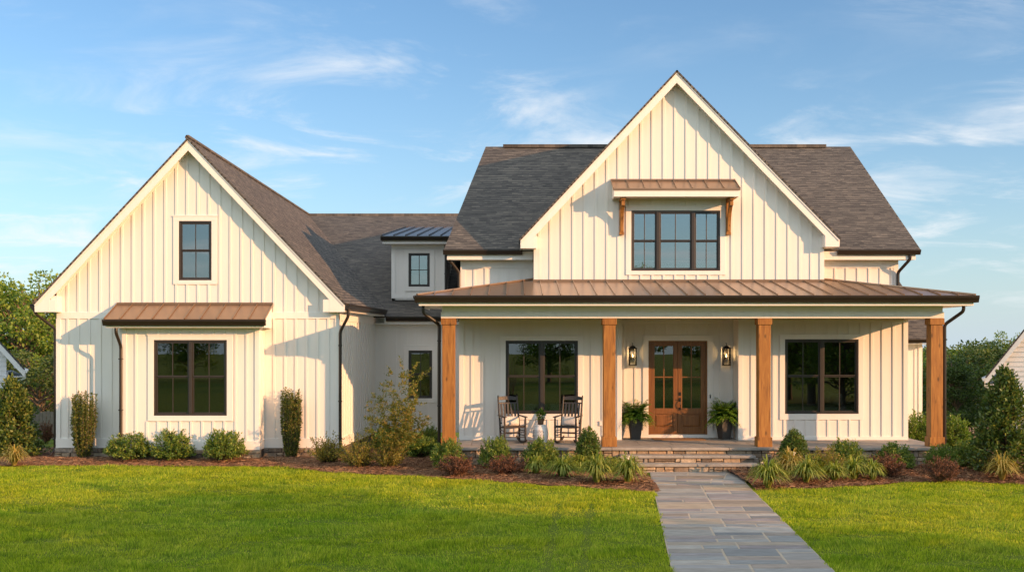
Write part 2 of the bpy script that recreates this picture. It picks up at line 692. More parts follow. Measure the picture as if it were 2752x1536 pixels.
FLAG = [(0.0, (0.13, 0.14, 0.145)), (0.14, (0.27, 0.28, 0.27)), (0.28, (0.21, 0.18, 0.15)), (0.40, (0.34, 0.325, 0.29)), (0.52, (0.165, 0.185, 0.195)),
        (0.64, (0.33, 0.27, 0.195)), (0.74, (0.20, 0.185, 0.19)), (0.86, (0.30, 0.305, 0.285)), (1.0, (0.20, 0.155, 0.11))]
M['flag'] = m_island('bluestone', FLAG, 0.72, 0.55, 3.2, 0.4, 10.0, 0.014, (1, 2.6, 1))
M['joint'] = m_plain('sandy_joint', (0.37, 0.31, 0.235), 0.95, 0, 0.3, 30.0, 0.2)
M['tread'] = m_island('bluestone_tread', [(0, (0.280, 0.259, 0.224)), (0.5, (0.329, 0.301, 0.259)), (1, (0.252, 0.245, 0.231))], 0.75, 0.5, 4.0, 0.3, 18.0, 0.012)
M['cushion'] = m_plain('speckled_cushion', (0.62, 0.58, 0.53), 0.95, 0, 0.45, 38.0, 0.3)
M['nsiding'] = m_plain('neighbour_siding', (0.76, 0.77, 0.79), 0.6, 0, 0.04, 3.0)
M['ntrim'] = m_plain('neighbour_trim', (0.80, 0.80, 0.80), 0.5, 0, 0.03)
M['nroof'] = m_shingle('neighbour_shingle', (0.04, 0.042, 0.045), (0.075, 0.077, 0.08), (0.12, 0.12, 0.12))
M['bark'] = m_plain('bark', (0.17, 0.125, 0.085), 0.95, 0, 0.45, 9.0, 0.6)
M['twig'] = m_plain('shrub_twig', (0.12, 0.08, 0.05), 0.9, 0, 0.4, 20.0)
M['fence'] = m_plain('weathered_fence', (0.27, 0.23, 0.19), 0.9, 0, 0.3, 6.0)
M['concrete'] = m_plain('pale_concrete', (0.42, 0.42, 0.41), 0.9, 0, 0.12, 2.0, 0.1)
G_ = lambda *a: list(a)
M['leaf_tree'] = m_leaf('tree_leaf', [(0, (0.0744, 0.1361, 0.0233)), (0.5, (0.1522, 0.2419, 0.0373)), (1, (0.2875, 0.3478, 0.0514))], 0.35)
M['leaf_far'] = m_leaf('far_tree_leaf', [(0, (0.0365, 0.0676, 0.0182)), (0.5, (0.0657, 0.1115, 0.0274)), (1, (0.1187, 0.1605, 0.0365))], 0.3)
M['leaf_round'] = m_leaf('holly_leaf', [(0, (0.0545, 0.1148, 0.0207)), (0.5, (0.1239, 0.2020, 0.0331)), (1, (0.2727, 0.3213, 0.0578))], 0.25, 0.42)
M['leaf_box'] = m_leaf('boxwood_leaf', [(0, (0.0450, 0.0957, 0.0205)), (0.5, (0.0898, 0.1581, 0.0299)), (1, (0.1910, 0.2392, 0.0450))], 0.25, 0.45)
M['leaf_col'] = m_leaf('columnar_leaf', [(0, (0.0382, 0.0707, 0.0159)), (0.55, (0.1002, 0.1459, 0.0278)), (1, (0.2864, 0.2652, 0.0597))], 0.25, 0.5)
M['leaf_big'] = m_leaf('large_shrub_leaf', [(0, (0.0337, 0.0702, 0.0175)), (0.5, (0.0758, 0.1287, 0.0246)), (1, (0.2106, 0.2340, 0.0491))], 0.22, 0.38)
M['leaf_wisp'] = m_leaf('wispy_leaf', [(0, (0.1293, 0.1242, 0.0259)), (0.5, (0.2216, 0.2277, 0.0356)), (1, (0.3878, 0.2691, 0.0728))], 0.35)
M['leaf_maple'] = m_leaf('small_maple_leaf', [(0, (0.085, 0.120, 0.022)), (0.6, (0.180, 0.190, 0.036)), (1, (0.31, 0.205, 0.058))], 0.4)
M['leaf_brown'] = m_leaf('dry_brown_leaf', [(0, (0.0505, 0.0250, 0.0168)), (0.5, (0.1264, 0.0562, 0.0337)), (1, (0.2443, 0.1092, 0.0589))], 0.15, 0.7)
M['leaf_tuft'] = m_leaf('lily_leaf', [(0, (0.085, 0.130, 0.018)), (0.45, (0.200, 0.255, 0.038)), (0.8, (0.34, 0.36, 0.065)), (1, (0.46, 0.45, 0.11))], 0.38, 0.45)
M['leaf_tuft2'] = m_leaf('dry_tuft_leaf', [(0, (0.1825, 0.1690, 0.0381)), (0.5, (0.3468, 0.2873, 0.0685)), (1, (0.5110, 0.3718, 0.1217))], 0.35, 0.5)
M['leaf_fern'] = m_leaf('fern_leaf', [(0, (0.0663, 0.1598, 0.0204)), (0.5, (0.1460, 0.2948, 0.0367)), (1, (0.2918, 0.4177, 0.0612))], 0.3, 0.45)
M['leaf_bright'] = m_leaf('bright_leaf', [(0, (0.0648, 0.1320, 0.0216)), (0.5, (0.1296, 0.2280, 0.0324)), (1, (0.2203, 0.2880, 0.0540))], 0.35, 0.4)
M['flower'] = m_leaf('pale_flower', [(0, (0.55, 0.42, 0.33)), (1, (0.7, 0.62, 0.5))], 0.2)
M['grass'] = m_leaf('grass_blade', [(0, (0.0743, 0.1620, 0.0120)), (0.35, (0.2025, 0.3240, 0.0220)), (0.8, (0.3375, 0.4536, 0.0320)), (0.93, (0.5130, 0.5832, 0.0600)), (1, (0.6210, 0.5184, 0.1400))], 0.42, 0.6,
                    [(0, (0.1485, 0.2074, 0.0120)), (0.35, (0.3172, 0.3564, 0.0200)), (0.8, (0.4725, 0.4795, 0.0300)), (1, (0.6480, 0.5962, 0.0900))], 0.2, 0.4)
M['straw'] = m_island('pine_straw', [(0, (0.0880, 0.0412, 0.0210)), (0.35, (0.1936, 0.0931, 0.0441)), (0.7, (0.2992, 0.1568, 0.0756)), (1, (0.4224, 0.2646, 0.1418))], 0.9, 0.2, 3.0, 0.0)


def m_ground():
    m = NT('lawn_soil')
    v = m.n('ShaderNodeNewGeometry').outputs['Position']
    a = m.ramp(m.noise(v, 0.5, 6, 0.65), [(0.3, (0.090, 0.150, 0.014)), (0.7, (0.160, 0.195, 0.020))])
    b = m.noise(v, 30, 4, 0.7)
    c = m.mix(m.math('MULTIPLY', b, 0.6), a, (0.028, 0.034, 0.010))
    m.set('Base Color', c)
    m.set('Roughness', 0.95)
    m.set('Specular IOR Level', 0.1)
    m.bump(b, 0.6, 0.03)
    return m.mat


def m_mulch():
    m = NT('mulch')
    v = m.coords('Object')
    f = m.noise(v, 9, 8, 0.75)
    c = m.ramp(f, [(0.3, (0.05, 0.022, 0.012)), (0.5, (0.14, 0.062, 0.029)), (0.72, (0.27, 0.13, 0.062))])
    m.set('Base Color', c)
    m.set('Roughness', 0.95)
    m.bump(m.noise(v, 35, 6, 0.7), 0.9, 0.03)
    return m.mat


M['ground'] = m_ground()
M['mulch'] = m_mulch()
_m = NT('lit_candle_bulb')
_m.set('Base Color', (1, 0.75, 0.4, 1))
_m.set('Emission Color', (1, 0.62, 0.25, 1))
_m.set('Emission Strength', 9.0)
M['bulb'] = _m.mat


# ------------------------------------------------------------------ the setting: ground, beds, path, driveway
LEFT_EDGE = [(-900, 1247), (-150, 1250), (0, 1252), (750, 1254), (908, 1271), (1068, 1277), (1228, 1287), (1389, 1298), (1549, 1309), (1660, 1316), (1735, 1322), (1757, 1323)]
RIGHT_EDGE = [(2016, 1317), (2060, 1318), (2130, 1316), (2200, 1311), (2280, 1307), (2342, 1303), (2423, 1296), (2624, 1295), (2752, 1303), (3300, 1312)]


def gpt(px, py):
    y = GY(py)
    return (PX(px, y), y)


LE = [gpt(*p) for p in LEFT_EDGE]
RE = [gpt(*p) for p in RIGHT_EDGE]
LEx, LEy = np.array([p[0] for p in LE]), np.array([p[1] for p in LE])
REx, REy = np.array([p[0] for p in RE]), np.array([p[1] for p in RE])


def path_x(Y):
    """left and right edge of the path at distance Y"""
    t = (Y - 14.14) / (21.96 - 14.14)
    return 2.10 + 0.80 * t, 4.24 + 0.69 * t


def edge_y(x):
    return np.where(x < 3.9, np.interp(x, LEx, LEy), np.interp(x, REx, REy))


def gz(Y):
    """the land falls away behind the house"""
    Y = np.asarray(Y, float)
    t = np.clip((Y - 31.0) / 34.0, 0, 1)
    return -3.0 * t * t * (3 - 2 * t)


def ground():
    xs = np.concatenate([np.linspace(-600, -60, 12), np.linspace(-50, 60, 56), np.linspace(80, 600, 12)])
    ys = np.concatenate([np.linspace(-300, -20, 10), np.linspace(-10, 90, 61), np.linspace(110, 1400, 16)])
    X, Y = np.meshgrid(xs, ys)
    rng = np.random.default_rng(3)
    Z = gz(Y)
    V = np.stack([X, Y, Z], -1).reshape(-1, 3)
    nx, ny = len(xs), len(ys)
    i, j = np.meshgrid(np.arange(nx - 1), np.arange(ny - 1))
    a = (j * nx + i).ravel()
    Fc = np.stack([a, a + 1, a + nx + 1, a + nx], 1)
    o = np_mesh('lawn', V, Fc, M['ground'], smooth=True)
    tag(o, 'green lawn running from the camera to the planting beds', None, None, 'structure')


ground()


def grass():
    rng = np.random.default_rng(11)
    bands = [(11.2, 15.0, 3900), (15.0, 19.0, 3000), (19.0, 27.2, 2300)]
    P = []
    for y0, y1, dens in bands:
        hw = y1 * 0.4763 + 4.0
        n = int(2 * hw * (y1 - y0) * dens)
        P.append(np.stack([rng.uniform(-hw, hw, n), rng.uniform(y0, y1, n)], 1))
    P = np.concatenate(P)
    x, y = P[:, 0], P[:, 1]
    t = (y - 14.14) / 7.82
    wob = 0.05 * np.sin(y * 5.1) + 0.03 * np.sin(y * 13.7 + 1)
    on_path = (x > 2.10 + 0.80 * t + 0.012 + wob * 0.6) & (x < 4.24 + 0.69 * t - 0.012 + wob * 0.6)
    keep = (y < edge_y(x) + 0.05 * np.sin(x * 6) + 0.03 * np.sin(x * 17)) & ~on_path
    # thin clumpy patches
    cl = np.sin(x * 3.1 + 2 * np.sin(y * 1.7)) * np.sin(y * 2.7 + 1.5 * np.sin(x * 2.3))
    keep &= rng.uniform(0, 1, len(x)) < 0.86 + 0.14 * cl
    # two faint streaks of thinned, shortened grass running across the lawn towards the viewer
    in_streak = np.zeros(len(x), bool)
    for (xa, ya, xb, yb) in ((0.86, 20.0, 0.42, 13.8), (1.50, 20.3, 0.88, 13.6)):
        d = np.abs(x - (xa + (y - ya) / (yb - ya) * (xb - xa)))
        in_streak |= (d + 0.03 * np.sin(y * 4.2 + xa * 9) + rng.normal(0, 0.025, len(x)) < 0.075) & (y < 20.2)
    keep &= ~(in_streak & (rng.uniform(0, 1, len(x)) < 0.45))
    x, y, cl, in_streak = x[keep], y[keep], cl[keep], in_streak[keep]
    n = len(x)
    # hummocks of longer growth between closely cut patches
    q = np.zeros(n)
    for k_, (fx, fy, am) in enumerate([(2.1, 4.3, 1.0), (3.7, 6.1, .8), (5.9, 11.0, .7), (1.1, 2.3, .8), (9.0, 17.0, .5)]):
        q += am * np.sin(x * fx + 1.7 * np.sin(y * fy * .31 + k_) + k_ * 1.9) * np.sin(y * fy + 1.3 * np.sin(x * fx * .43 + 2 * k_) + k_ * .7)
    q = np.clip(q / 1.6, -1, 1)
    hgt = rng.uniform(0.022, 0.060, n) * (1 + 0.30 * cl) * (1 + 0.70 * q)
    hgt = np.where(in_streak, hgt * 0.30, hgt)
    th = rng.uniform(0, 2 * np.pi, n)
    # tufts lean together
    lean = rng.uniform(0.1, 0.75, n)
    la = 2.4 * np.sin(x * 0.9 + y * 0.4) + 1.7 * np.sin(y * 1.9 - x * 1.3) + rng.normal(0, 0.9, n)
    tip = np.stack([x + np.cos(la) * hgt * lean, y + np.sin(la) * hgt * lean, hgt], 1)
    w = rng.uniform(0.0035, 0.0075, n) * np.interp(y, [12, 26], [0.9, 1.5])
    dx, dy = np.cos(th) * w, np.sin(th) * w
    A = np.stack([x - dx, y - dy, np.full(n, -0.002)], 1)
    B = np.stack([x + dx, y + dy, np.full(n, -0.002)], 1)
    V = np.stack([A, B, tip], 1).reshape(-1, 3)
    Fc = np.arange(3 * n, dtype=np.int32).reshape(n, 3)
    o = np_mesh('lawn_grass', V, Fc, M['grass'])
    tag(o, 'mown green grass blades covering the front lawn', 'grass', None, 'stuff')
    print('grass blades', n)


grass()


def bed_z(x, y):
    """height of the mulch: thin at the lawn edge, mounded towards the house"""
    d = np.clip((y - edge_y(x)) / 0.9, 0, 1)
    return 0.012 + 0.075 * d * d * (3 - 2 * d)


def mulch_bed(x0, x1, name, label, yback):
    nx, ny = int((x1 - x0) / 0.06), 60
    xs = np.linspace(x0, x1, nx)
    rng = np.random.default_rng(5)
    V = np.zeros((ny, nx, 3))
    for j in range(ny):
        s = j / (ny - 1)
        e = edge_y(xs) + 0.04 * np.sin(xs * 6) + 0.03 * np.sin(xs * 15)
        yy = e + (yback - e) * s ** 1.3
        V[j, :, 0] = xs
        V[j, :, 1] = yy
        lump = 0.018 * np.sin(xs * 9 + yy * 7) * np.sin(yy * 11 - xs * 4) + rng.normal(0, 0.006, nx)
        V[j, :, 2] = bed_z(xs, yy) + lump * min(1, s * 6 + 0.1)
    V[0, :, 2] = -0.02
    i, j = np.meshgrid(np.arange(nx - 1), np.arange(ny - 1))
    a = (j * nx + i).ravel()
    Fc = np.stack([a, a + 1, a + nx + 1, a + nx], 1)
    o = np_mesh(name, V.reshape(-1, 3), Fc, M['mulch'], smooth=True)
    tag(o, label, None, None, 'structure')


def px_left(y):
    return 2.90 + 0.8 * (y - 21.96) / 7.82


mulch_bed(-17.0, 3.02, 'planting_bed', 'pine straw bed along the left half of the house', 30.5)
mulch_bed(5.02, 15.0, 'planting_bed', 'pine straw bed right of the stone path', 30.5)


def pine_straw():
    rng = np.random.default_rng(8)
    n = 90000
    x = rng.uniform(-14.5, 15.5, n)
    e = edge_y(x)
    y = e - 0.05 + rng.uniform(0, 1, n) ** 1.2 * 3.4
    keep = ((x < 2.98) | (x > 5.06)) & (y < 27.6)
    x, y = x[keep], y[keep]
    n = len(x)
    z = bed_z(x, y) + rng.uniform(0.0, 0.035, n)
    L_ = rng.uniform(0.06, 0.19, n)
    th = rng.uniform(0, np.pi, n)
    w = rng.uniform(0.0025, 0.0055, n)
    tilt = rng.normal(0, 0.18, n)
    d = np.stack([np.cos(th), np.sin(th), tilt], 1) * L_[:, None] * 0.5
    s = np.stack([-np.sin(th) * w, np.cos(th) * w, np.abs(rng.normal(0, 0.5, n)) * w], 1)
    p = np.stack([x, y, z], 1)
    V = np.stack([p - d - s, p + d - s * 0.6, p + d + s * 0.6, p - d + s], 1).reshape(-1, 3)
    Fc = np.arange(4 * n, dtype=np.int32).reshape(n, 4)
    o = np_mesh('pine_straw', V, Fc, M['straw'])
    tag(o, 'loose brown pine straw scattered over the planting beds', 'pine straw', None, 'stuff')


pine_straw()


def path():
    rnd = random.Random(21)
    # joints
    b = MB()
    for k in range(60):
        y0, y1 = 10.0 + k * 0.2545, 10.0 + (k + 1) * 0.2545
        la, ra = path_x(y0)
        lb, rb = path_x(y1)
        fl = lambda y: 0.0 if y < 23.2 else (y - 23.2) * 0.22
        b.hexa([(la, y0, -0.05), (ra + fl(y0), y0, -0.05), (rb + fl(y1), y1, -0.05), (lb, y1, -0.05),
                (la, y0, 0.0175), (ra + fl(y0), y0, 0.0175), (rb + fl(y1), y1, 0.0175), (lb, y1, 0.0175)])
    pj = b.build('stone_path', M['joint'])
    tag(pj, 'bluestone flagged path leading to the porch steps', None, None, 'structure')
    # slabs laid on a grid of cells
    b = MB()
    nu, nv = 8, 56
    y_at = lambda v: 9.9 + v * 0.274
    used = [[False] * nu for _ in range(nv)]
    for v in range(nv):
        for u in range(nu):
            if used[v][u]:
                continue
            free = 1
            while u + free < nu and not used[v][u + free]:
                free += 1
            w = min(free, rnd.choice([2, 3, 3, 4, 4, 5]))
            if free - w == 1:
                w = free if free <= 4 else w - 1
            h = rnd.choice([1, 1, 1, 2])
            h = min(h, nv - v)
            for a in range(h):
                for c in range(w):
                    used[v + a][u + c] = True
            g = 0.016
            z1 = 0.022 + rnd.uniform(-0.003, 0.004)
            cs = []
            for (uu, vv, su, sv) in ((u, v, 1, 1), (u + w, v, -1, 1), (u + w, v + h, -1, -1), (u, v + h, 1, -1)):
                y = y_at(vv) + sv * g + rnd.uniform(-0.004, 0.004)
                l, r = path_x(y)
                if y > 23.2:
                    r += (y - 23.2) * 0.22
                cs.append((l + (r - l) * uu / nu + su * g + rnd.uniform(-0.004, 0.004), y))
            b.hexa([(x, y, -0.03) for x, y in cs] + [(x, y, z1 + rnd.uniform(-0.0015, 0.0015)) for x, y in cs])
    b.build('slab', M['flag'], pj, bevel=0.006)


path()


def driveway():
    b = MB()
    b.slab([(-40, 28.6, 0.006), (-12.2, 28.6, 0.006), (-12.2, 31.2, 0.006), (-40, 31.2, 0.006)], 0.08)
    tag(b.build('driveway', M['concrete']), 'pale concrete driveway strip beside the left corner of the house', None, None, 'structure')


driveway()

# ------------------------------------------------------------------ the farmhouse
YW, YRK = 28.0, 27.7            # left wing: wall, rake board
YB = 27.45                      # projecting bay
YP, YG = 27.9, 27.9             # porch wall, front gable wall
YD = 28.6                       # door recess
YU = 28.6                       # upper wall of the main block
YPOST = 26.0
FLOOR = PZ(1200, 26.0)
house = empty('farmhouse', (0, 28, 0), 0, 'white board and batten farmhouse with two steep front gables and a timber porch', 'house')


def front(Y):
    return lambda u, d, z: (u, Y - d, z)


def rightside(X):
    return lambda u, d, z: (X + d, u, z)


def leftside(X):
    return lambda u, d, z: (X - d, u, z)


def cut(a, b, holes):
    """pieces of [a, b] outside the holes"""
    out = [(a, b)]
    for h0, h1 in holes:
        nxt = []
        for s, e in out:
            if h1 <= s or h0 >= e:
                nxt.append((s, e))
            else:
                if h0 > s:
                    nxt.append((s, h0))
                if h1 < e:
                    nxt.append((h1, e))
        out = nxt
    return [(s, e) for s, e in out if e - s > 1e-3]


def siding(xf, u0, u1, zb, ztop, holes=(), gaps=(), sp=0.285, phase=None, bw=0.055, bt=0.022, knots=(), thick=0.1):
    """board-and-batten wall: holes are openings (u0,u1,z0,z1), gaps are places without battens"""
    zt = ztop if callable(ztop) else (lambda u: ztop)
    b = MB(xf)
    bps = sorted(set([u0, u1] + [h[0] for h in holes] + [h[1] for h in holes] + list(knots)))
    for a, c in zip(bps, bps[1:]):
        m_ = (a + c) / 2
        hs = [(h[2], h[3]) for h in holes if h[0] <= m_ <= h[1]]
        for s, e in cut(zb, min(zt(a), zt(c)) if hs else max(zt(a), zt(c)), hs):
            if e >= min(zt(a), zt(c)) - 1e-4:
                b.prism([(a, s), (c, s), (c, zt(c)), (a, zt(a))], -thick, 0)
            else:
                b.box(a, c, -thick, 0, s, e)
    if phase is None:
        phase = (u0 + u1) / 2
    k0 = math.ceil((u0 + bw / 2 - phase) / sp)
    k = k0
    while phase + k * sp + bw / 2 < u1:
        c = phase + k * sp
        k += 1
        hs = [(g[2], g[3]) for g in list(holes) + list(gaps) if g[0] - bw / 2 < c < g[1] + bw / 2]
        top = min(zt(c - bw / 2), zt(c + bw / 2))
        for s, e in cut(zb, top, hs):
            b.box(c - bw / 2, c + bw / 2, -0.01, bt, s, e)
    return b


def window(xf, u0, u1, z0, z1, units=1, rail=None, trim=(0.11, 0.11, 0.11), glass='glass', widths=None, room=True, cottage=False, sill=True, rails=True):
    """black sash window set in the wall plane, white boards round it"""
    W = MB(xf)
    fw = 0.045
    dF0, dF1 = -0.07, 0.012
    W.box(u0, u1, dF0, dF1, z1 - fw, z1)
    W.box(u0, u1, dF0, dF1 + 0.008, z0, z0 + fw * 0.9)
    W.box(u0, u0 + fw, dF0, dF1, z0 + fw * 0.9, z1 - fw)
    W.box(u1 - fw, u1, dF0, dF1, z0 + fw * 0.9, z1 - fw)
    tot = u1 - u0 - 2 * fw
    mull = 0.085
    ws = widths or [1.0] * units
    free = tot - mull * (units - 1)
    zr = rail if rail is not None else (z0 + z1) / 2
    x = u0 + fw
    g = MB(xf)
    for i in range(units):
        w = free * ws[i] / sum(ws)
        a, c = x, x + w
        sw = 0.038
        lo, hi = z0 + fw * 0.9, z1 - fw
        if rails:
            spans = [(lo, zr, -0.062, -0.036), (zr, hi, -0.04, -0.012)]
        else:
            spans = [(lo, hi, -0.05, -0.02)]
        for (s, e, d0, d1) in spans:
            top_sash = rails and s == zr
            W.box(a, a + sw, d0, d1, s, e)
            W.box(c - sw, c, d0, d1, s, e)
            W.box(a + sw, c - sw, d0, d1, e - sw * (0.8 if not top_sash else 1), e)
            W.box(a + sw, c - sw, d0, d1, s, s + sw * (1.0 if not top_sash else 0.9))
            mid = (a + c) / 2
            W.box(mid - 0.011, mid + 0.011, d0 + 0.004, d1 - 0.002, s + sw * 0.95, e - sw * 0.8)
            if not rails:
                zm = zr
                W.box(a + sw, mid - 0.011, d0 + 0.004, d1 - 0.002, zm - 0.011, zm + 0.011)
                W.box(mid + 0.011, c - sw, d0 + 0.004, d1 - 0.002, zm - 0.011, zm + 0.011)
            dm = (d0 + d1) / 2 - 0.003
            g.box(a + sw * 0.6, c - sw * 0.6, dm - 0.002, dm + 0.002, s + 0.012, e - 0.012)
        x = c
        if i < units - 1:
            W.box(x, x + mull, dF0, dF1 + 0.003, z0 + fw * 0.9, z1 - fw)
            x += mull
    w_ = W.build('window', M['frame'], house, bevel=0.004)
    g.build('pane', M[glass], w_)
    tl, tt, tb = trim
    T = MB(xf)
    T.box(u0 - tl, u0, -0.03, 0.027, z0, z1)
    T.box(u1, u1 + tl, -0.03, 0.027, z0, z1)
    T.box(u0 - tl, u1 + tl, -0.03, 0.029, z1, z1 + tt)
    T.box(u0 - tl, u1 + tl, -0.03, 0.029, z0 - tb, z0)
    if sill:
        T.box(u0 - tl - 0.015, u1 + tl + 0.015, 0.029, 0.04, z1 + tt - 0.03, z1 + tt)
    T.build('trim', M['trim'], w_, bevel=0.004)
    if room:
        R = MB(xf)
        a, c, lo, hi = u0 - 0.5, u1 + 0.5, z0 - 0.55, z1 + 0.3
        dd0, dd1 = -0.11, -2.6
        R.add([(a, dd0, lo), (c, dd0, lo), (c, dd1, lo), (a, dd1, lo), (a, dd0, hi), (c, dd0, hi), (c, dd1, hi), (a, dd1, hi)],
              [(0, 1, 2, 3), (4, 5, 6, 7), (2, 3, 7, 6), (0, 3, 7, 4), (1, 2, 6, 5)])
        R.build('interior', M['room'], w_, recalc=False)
    return w_, (u0, u1, z0, z1), (u0 - tl, u1 + tl, z0 - tb, z1 + tt)


def wxy(x0, x1, y0, y1, Y):
    return PX(x0, Y), PX(x1, Y), PZ(y1, Y), PZ(y0, Y)


def gutter_profile(h=0.125, w=0.12):
    return [(0.0, 0.0), (w * 0.62, 0.0), (w * 0.72, h * 0.3), (w * 0.95, h * 0.62), (w, h * 0.8), (w, h), (w - 0.012, h), (w - 0.02, h * 0.75), (0.012, h * 0.75), (0.0, h)]


def downspout(pts, r=0.042):
    b = MB()
    P = [Vector(p) for p in pts]
    # round the elbows
    out = [P[0]]
    for i in range(1, len(P) - 1):
        a, c = (P[i - 1] - P[i]), (P[i + 1] - P[i])
        k = min(0.07, a.length * 0.4, c.length * 0.4)
        p0, p1 = P[i] + a.normalized() * k, P[i] + c.normalized() * k
        for t in (0, 0.33, 0.67, 1):
            out.append((p0 * (1 - t) + P[i] * t) * (1 - t) + (P[i] * (1 - t) + p1 * t) * t)
    out.append(P[-1])
    b.tube(out, r, 8, True, 0, math.pi / 8, 0.85)
    # straps
    for i in range(len(P) - 1):
        if abs(P[i].z - P[i + 1].z) > 1.2:
            for t in (0.12, 0.6, 0.92):
                c = P[i].lerp(P[i + 1], t)
                b.box(c.x - r * 1.12, c.x + r * 1.12, c.y - r * 1.08, c.y + r * 1.0, c.z - 0.015, c.z + 0.015)
    return b.build('downspout', M['gutter'], house, smooth=False)


def stones(xf, u0, u1, z0, z1, seed, rows=None, depth=0.14, cap=None):
    """fieldstone band, every stone separate and slightly rough"""
    rnd = random.Random(seed)
    b = MB(xf)
    rows = rows or max(1, round((z1 - z0) / 0.11))
    hs = [rnd.uniform(0.7, 1.3) for _ in range(rows)]
    if cap:
        hs[-1] *= cap
    tot = sum(hs)
    z = z0
    for h in hs:
        hh = h / tot * (z1 - z0)
        u = u0
        while u < u1 - 0.01:
            w = rnd.choice([rnd.uniform(0.11, 0.22), rnd.uniform(0.2, 0.34), rnd.uniform(0.3, 0.5)])
            if u1 - u - w < 0.1:
                w = u1 - u
            split = rnd.random() < 0.45 and hh > 0.11
            sp_at = rnd.uniform(0.35, 0.65)
            for (s, e) in ([(0, sp_at), (sp_at, 1)] if split else [(0, 1)]):
                zz0, zz1 = z + hh * s + 0.005, z + hh * e - 0.005
                j = lambda k=0.013: rnd.uniform(-k, k)
                d = rnd.uniform(0.0, 0.03)
                a0, a1 = u + 0.006, u + w - 0.006
                i = 0.014
                # front face inset gives a pillowed stone
                b.add([(a0 + j(.004), -depth, zz0), (a1, -depth, zz0), (a1, -depth, zz1), (a0, -depth, zz1),
                       (a0 + j(.004), d - 0.02, zz0 + j(.003)), (a1 + j(.004), d - 0.02, zz0 + j(.003)), (a1 + j(.004), d - 0.02, zz1 + j(.003)), (a0 + j(.004), d - 0.02, zz1 + j(.003)),
                       (a0 + i + j(), d + j(.006), zz0 + i * .7 + j(.006)), (a1 - i + j(), d + j(.006), zz0 + i * .7 + j(.006)),
                       (a1 - i + j(), d + j(.006), zz1 - i * .7 + j(.006)), (a0 + i + j(), d + j(.006), zz1 - i * .7 + j(.006))],
                      [(0, 1, 5, 4), (1, 2, 6, 5), (2, 3, 7, 6), (3, 0, 4, 7), (4, 5, 9, 8), (5, 6, 10, 9), (6, 7, 11, 10), (7, 4, 8, 11), (8, 9, 10, 11), (3, 2, 1, 0)])
            u += w
        z += hh
    return b


# ---------- left wing -------------------------------------------------------
SILL = 0.31
XL, XR = PX(153, YW), PX(910.5, YW)
ZEAVE = PZ(815, YRK)
XPK, ZPK = PX(505, YRK), PZ(369.6, YRK)
XTL, XTR = PX(92, YRK), PX(927, YRK)
SL_L = (ZPK - ZEAVE) / (XPK - XTL)
SL_R = (ZPK - ZEAVE) / (XTR - XPK)


def wing_under(u):          # underside of the roof above the wall
    return (ZPK - 0.12 - (XPK - u) * SL_L) if u < XPK else (ZPK - 0.12 - (u - XPK) * SL_R)


BAND0, BAND1 = PZ(856, YW), PZ(838, YW)
XB0, XB1 = PX(330, YB), PX(695.6, YB)
BZT = PZ(871, 27.1)          # top of the bay walls
wing = house
SPW = 0.283
wu = wxy(481, 569, 594, 753, YW)
_w, hole_u, trim_u = window(front(YW), *wu, units=1, rail=PZ(673, YW), trim=(0.145, 0.15, 0.105), glass='glassup')
b = siding(front(YW), XL, XR, SILL, wing_under, [hole_u, (XB0 + 0.1, XB1 - 0.1, 0.0, 3.3)], [trim_u, (XL, XR, BAND0, BAND1)], SPW, PX(474, YW), knots=[XPK])
b.build('wall', M['white'], house)
t = MB(front(YW))
t.box(XL, XB0 + 0.2, -0.01, 0.026, BAND0, BAND1)
t.box(XB1 - 0.2, XR, -0.01, 0.026, BAND0, BAND1)
t.box(XB0 + 0.2, XB1 - 0.2, -0.01, 0.024, 3.5, 3.6)
# baseboard, corner boards, frieze along the rake
t.box(XL - 0.02, XB0 + 0.02, -0.01, 0.032, SILL, PZ(1177, YW))
t.box(XB1 - 0.02, XR + 0.02, -0.01, 0.032, SILL, PZ(1177, YW))
t.box(XL - 0.015, XL + 0.10, -0.01, 0.027, PZ(1177, YW), BAND0)
t.box(XR - 0.10, XR + 0.015, -0.01, 0.027, PZ(1177, YW), BAND0)
zf = lambda u, o: wing_under(u) - o
t.prism([(XL, zf(XL, .16)), (XPK, zf(XPK, .16)), (XPK, zf(XPK, 0.02)), (XL, zf(XL, 0.02))], -0.01, 0.026)
t.prism([(XPK, zf(XPK, .16)), (XR, zf(XR, .16)), (XR, zf(XR, 0.02)), (XPK, zf(XPK, 0.02))], -0.01, 0.0255)
t.build('trim_board', M['trim'], house, bevel=0.004)
# rake boards with boxed returns
VT = PZ(404, YRK) - ZPK
for s in (-1, 1):
    xt = XTL if s < 0 else XTR
    sl = SL_L if s < 0 else SL_R
    zin = ZEAVE + 0.10
    xin = XPK + s * ((ZPK + VT) - zin) / sl
    zb = PZ(838, YRK)
    r = MB(front(YRK))
    r.prism([(xt, ZEAVE - 0.03), (XPK, ZPK - 0.03), (XPK, ZPK + VT), (xin, zin), (xin, zb), (xt + 0.01 * -s, zb)], -0.03, 0.0)
    # thin upper moulding
    o1, o2 = 0.035, 0.10
    r.prism([(xt, ZEAVE - o1), (XPK, ZPK - o1), (XPK, ZPK - o2), (xt + s * -0.03, ZEAVE - o2 + 0.03)], 0.0, 0.02)
    # boxed return against the wall
    xw = XL if s < 0 else XR
    r.box(min(xin - s * 0.02, xw - s * 0.12), max(xin - s * 0.02, xw - s * 0.12), -0.32, 0.0 - 0.033, zb + 0.003, zin + 0.10)
    r.box(min(xin, xin - s * 0.16), max(xin, xin - s * 0.16), -0.03, -0.004, zb + 0.002, zin + 0.0)
    r.build('rake_board', M['trim'], house, bevel=0.004)
YBACK = 44.1
FLW = (-4.2 - XR) / (33.0 - YW)          # the court side of the wing runs slightly out of square
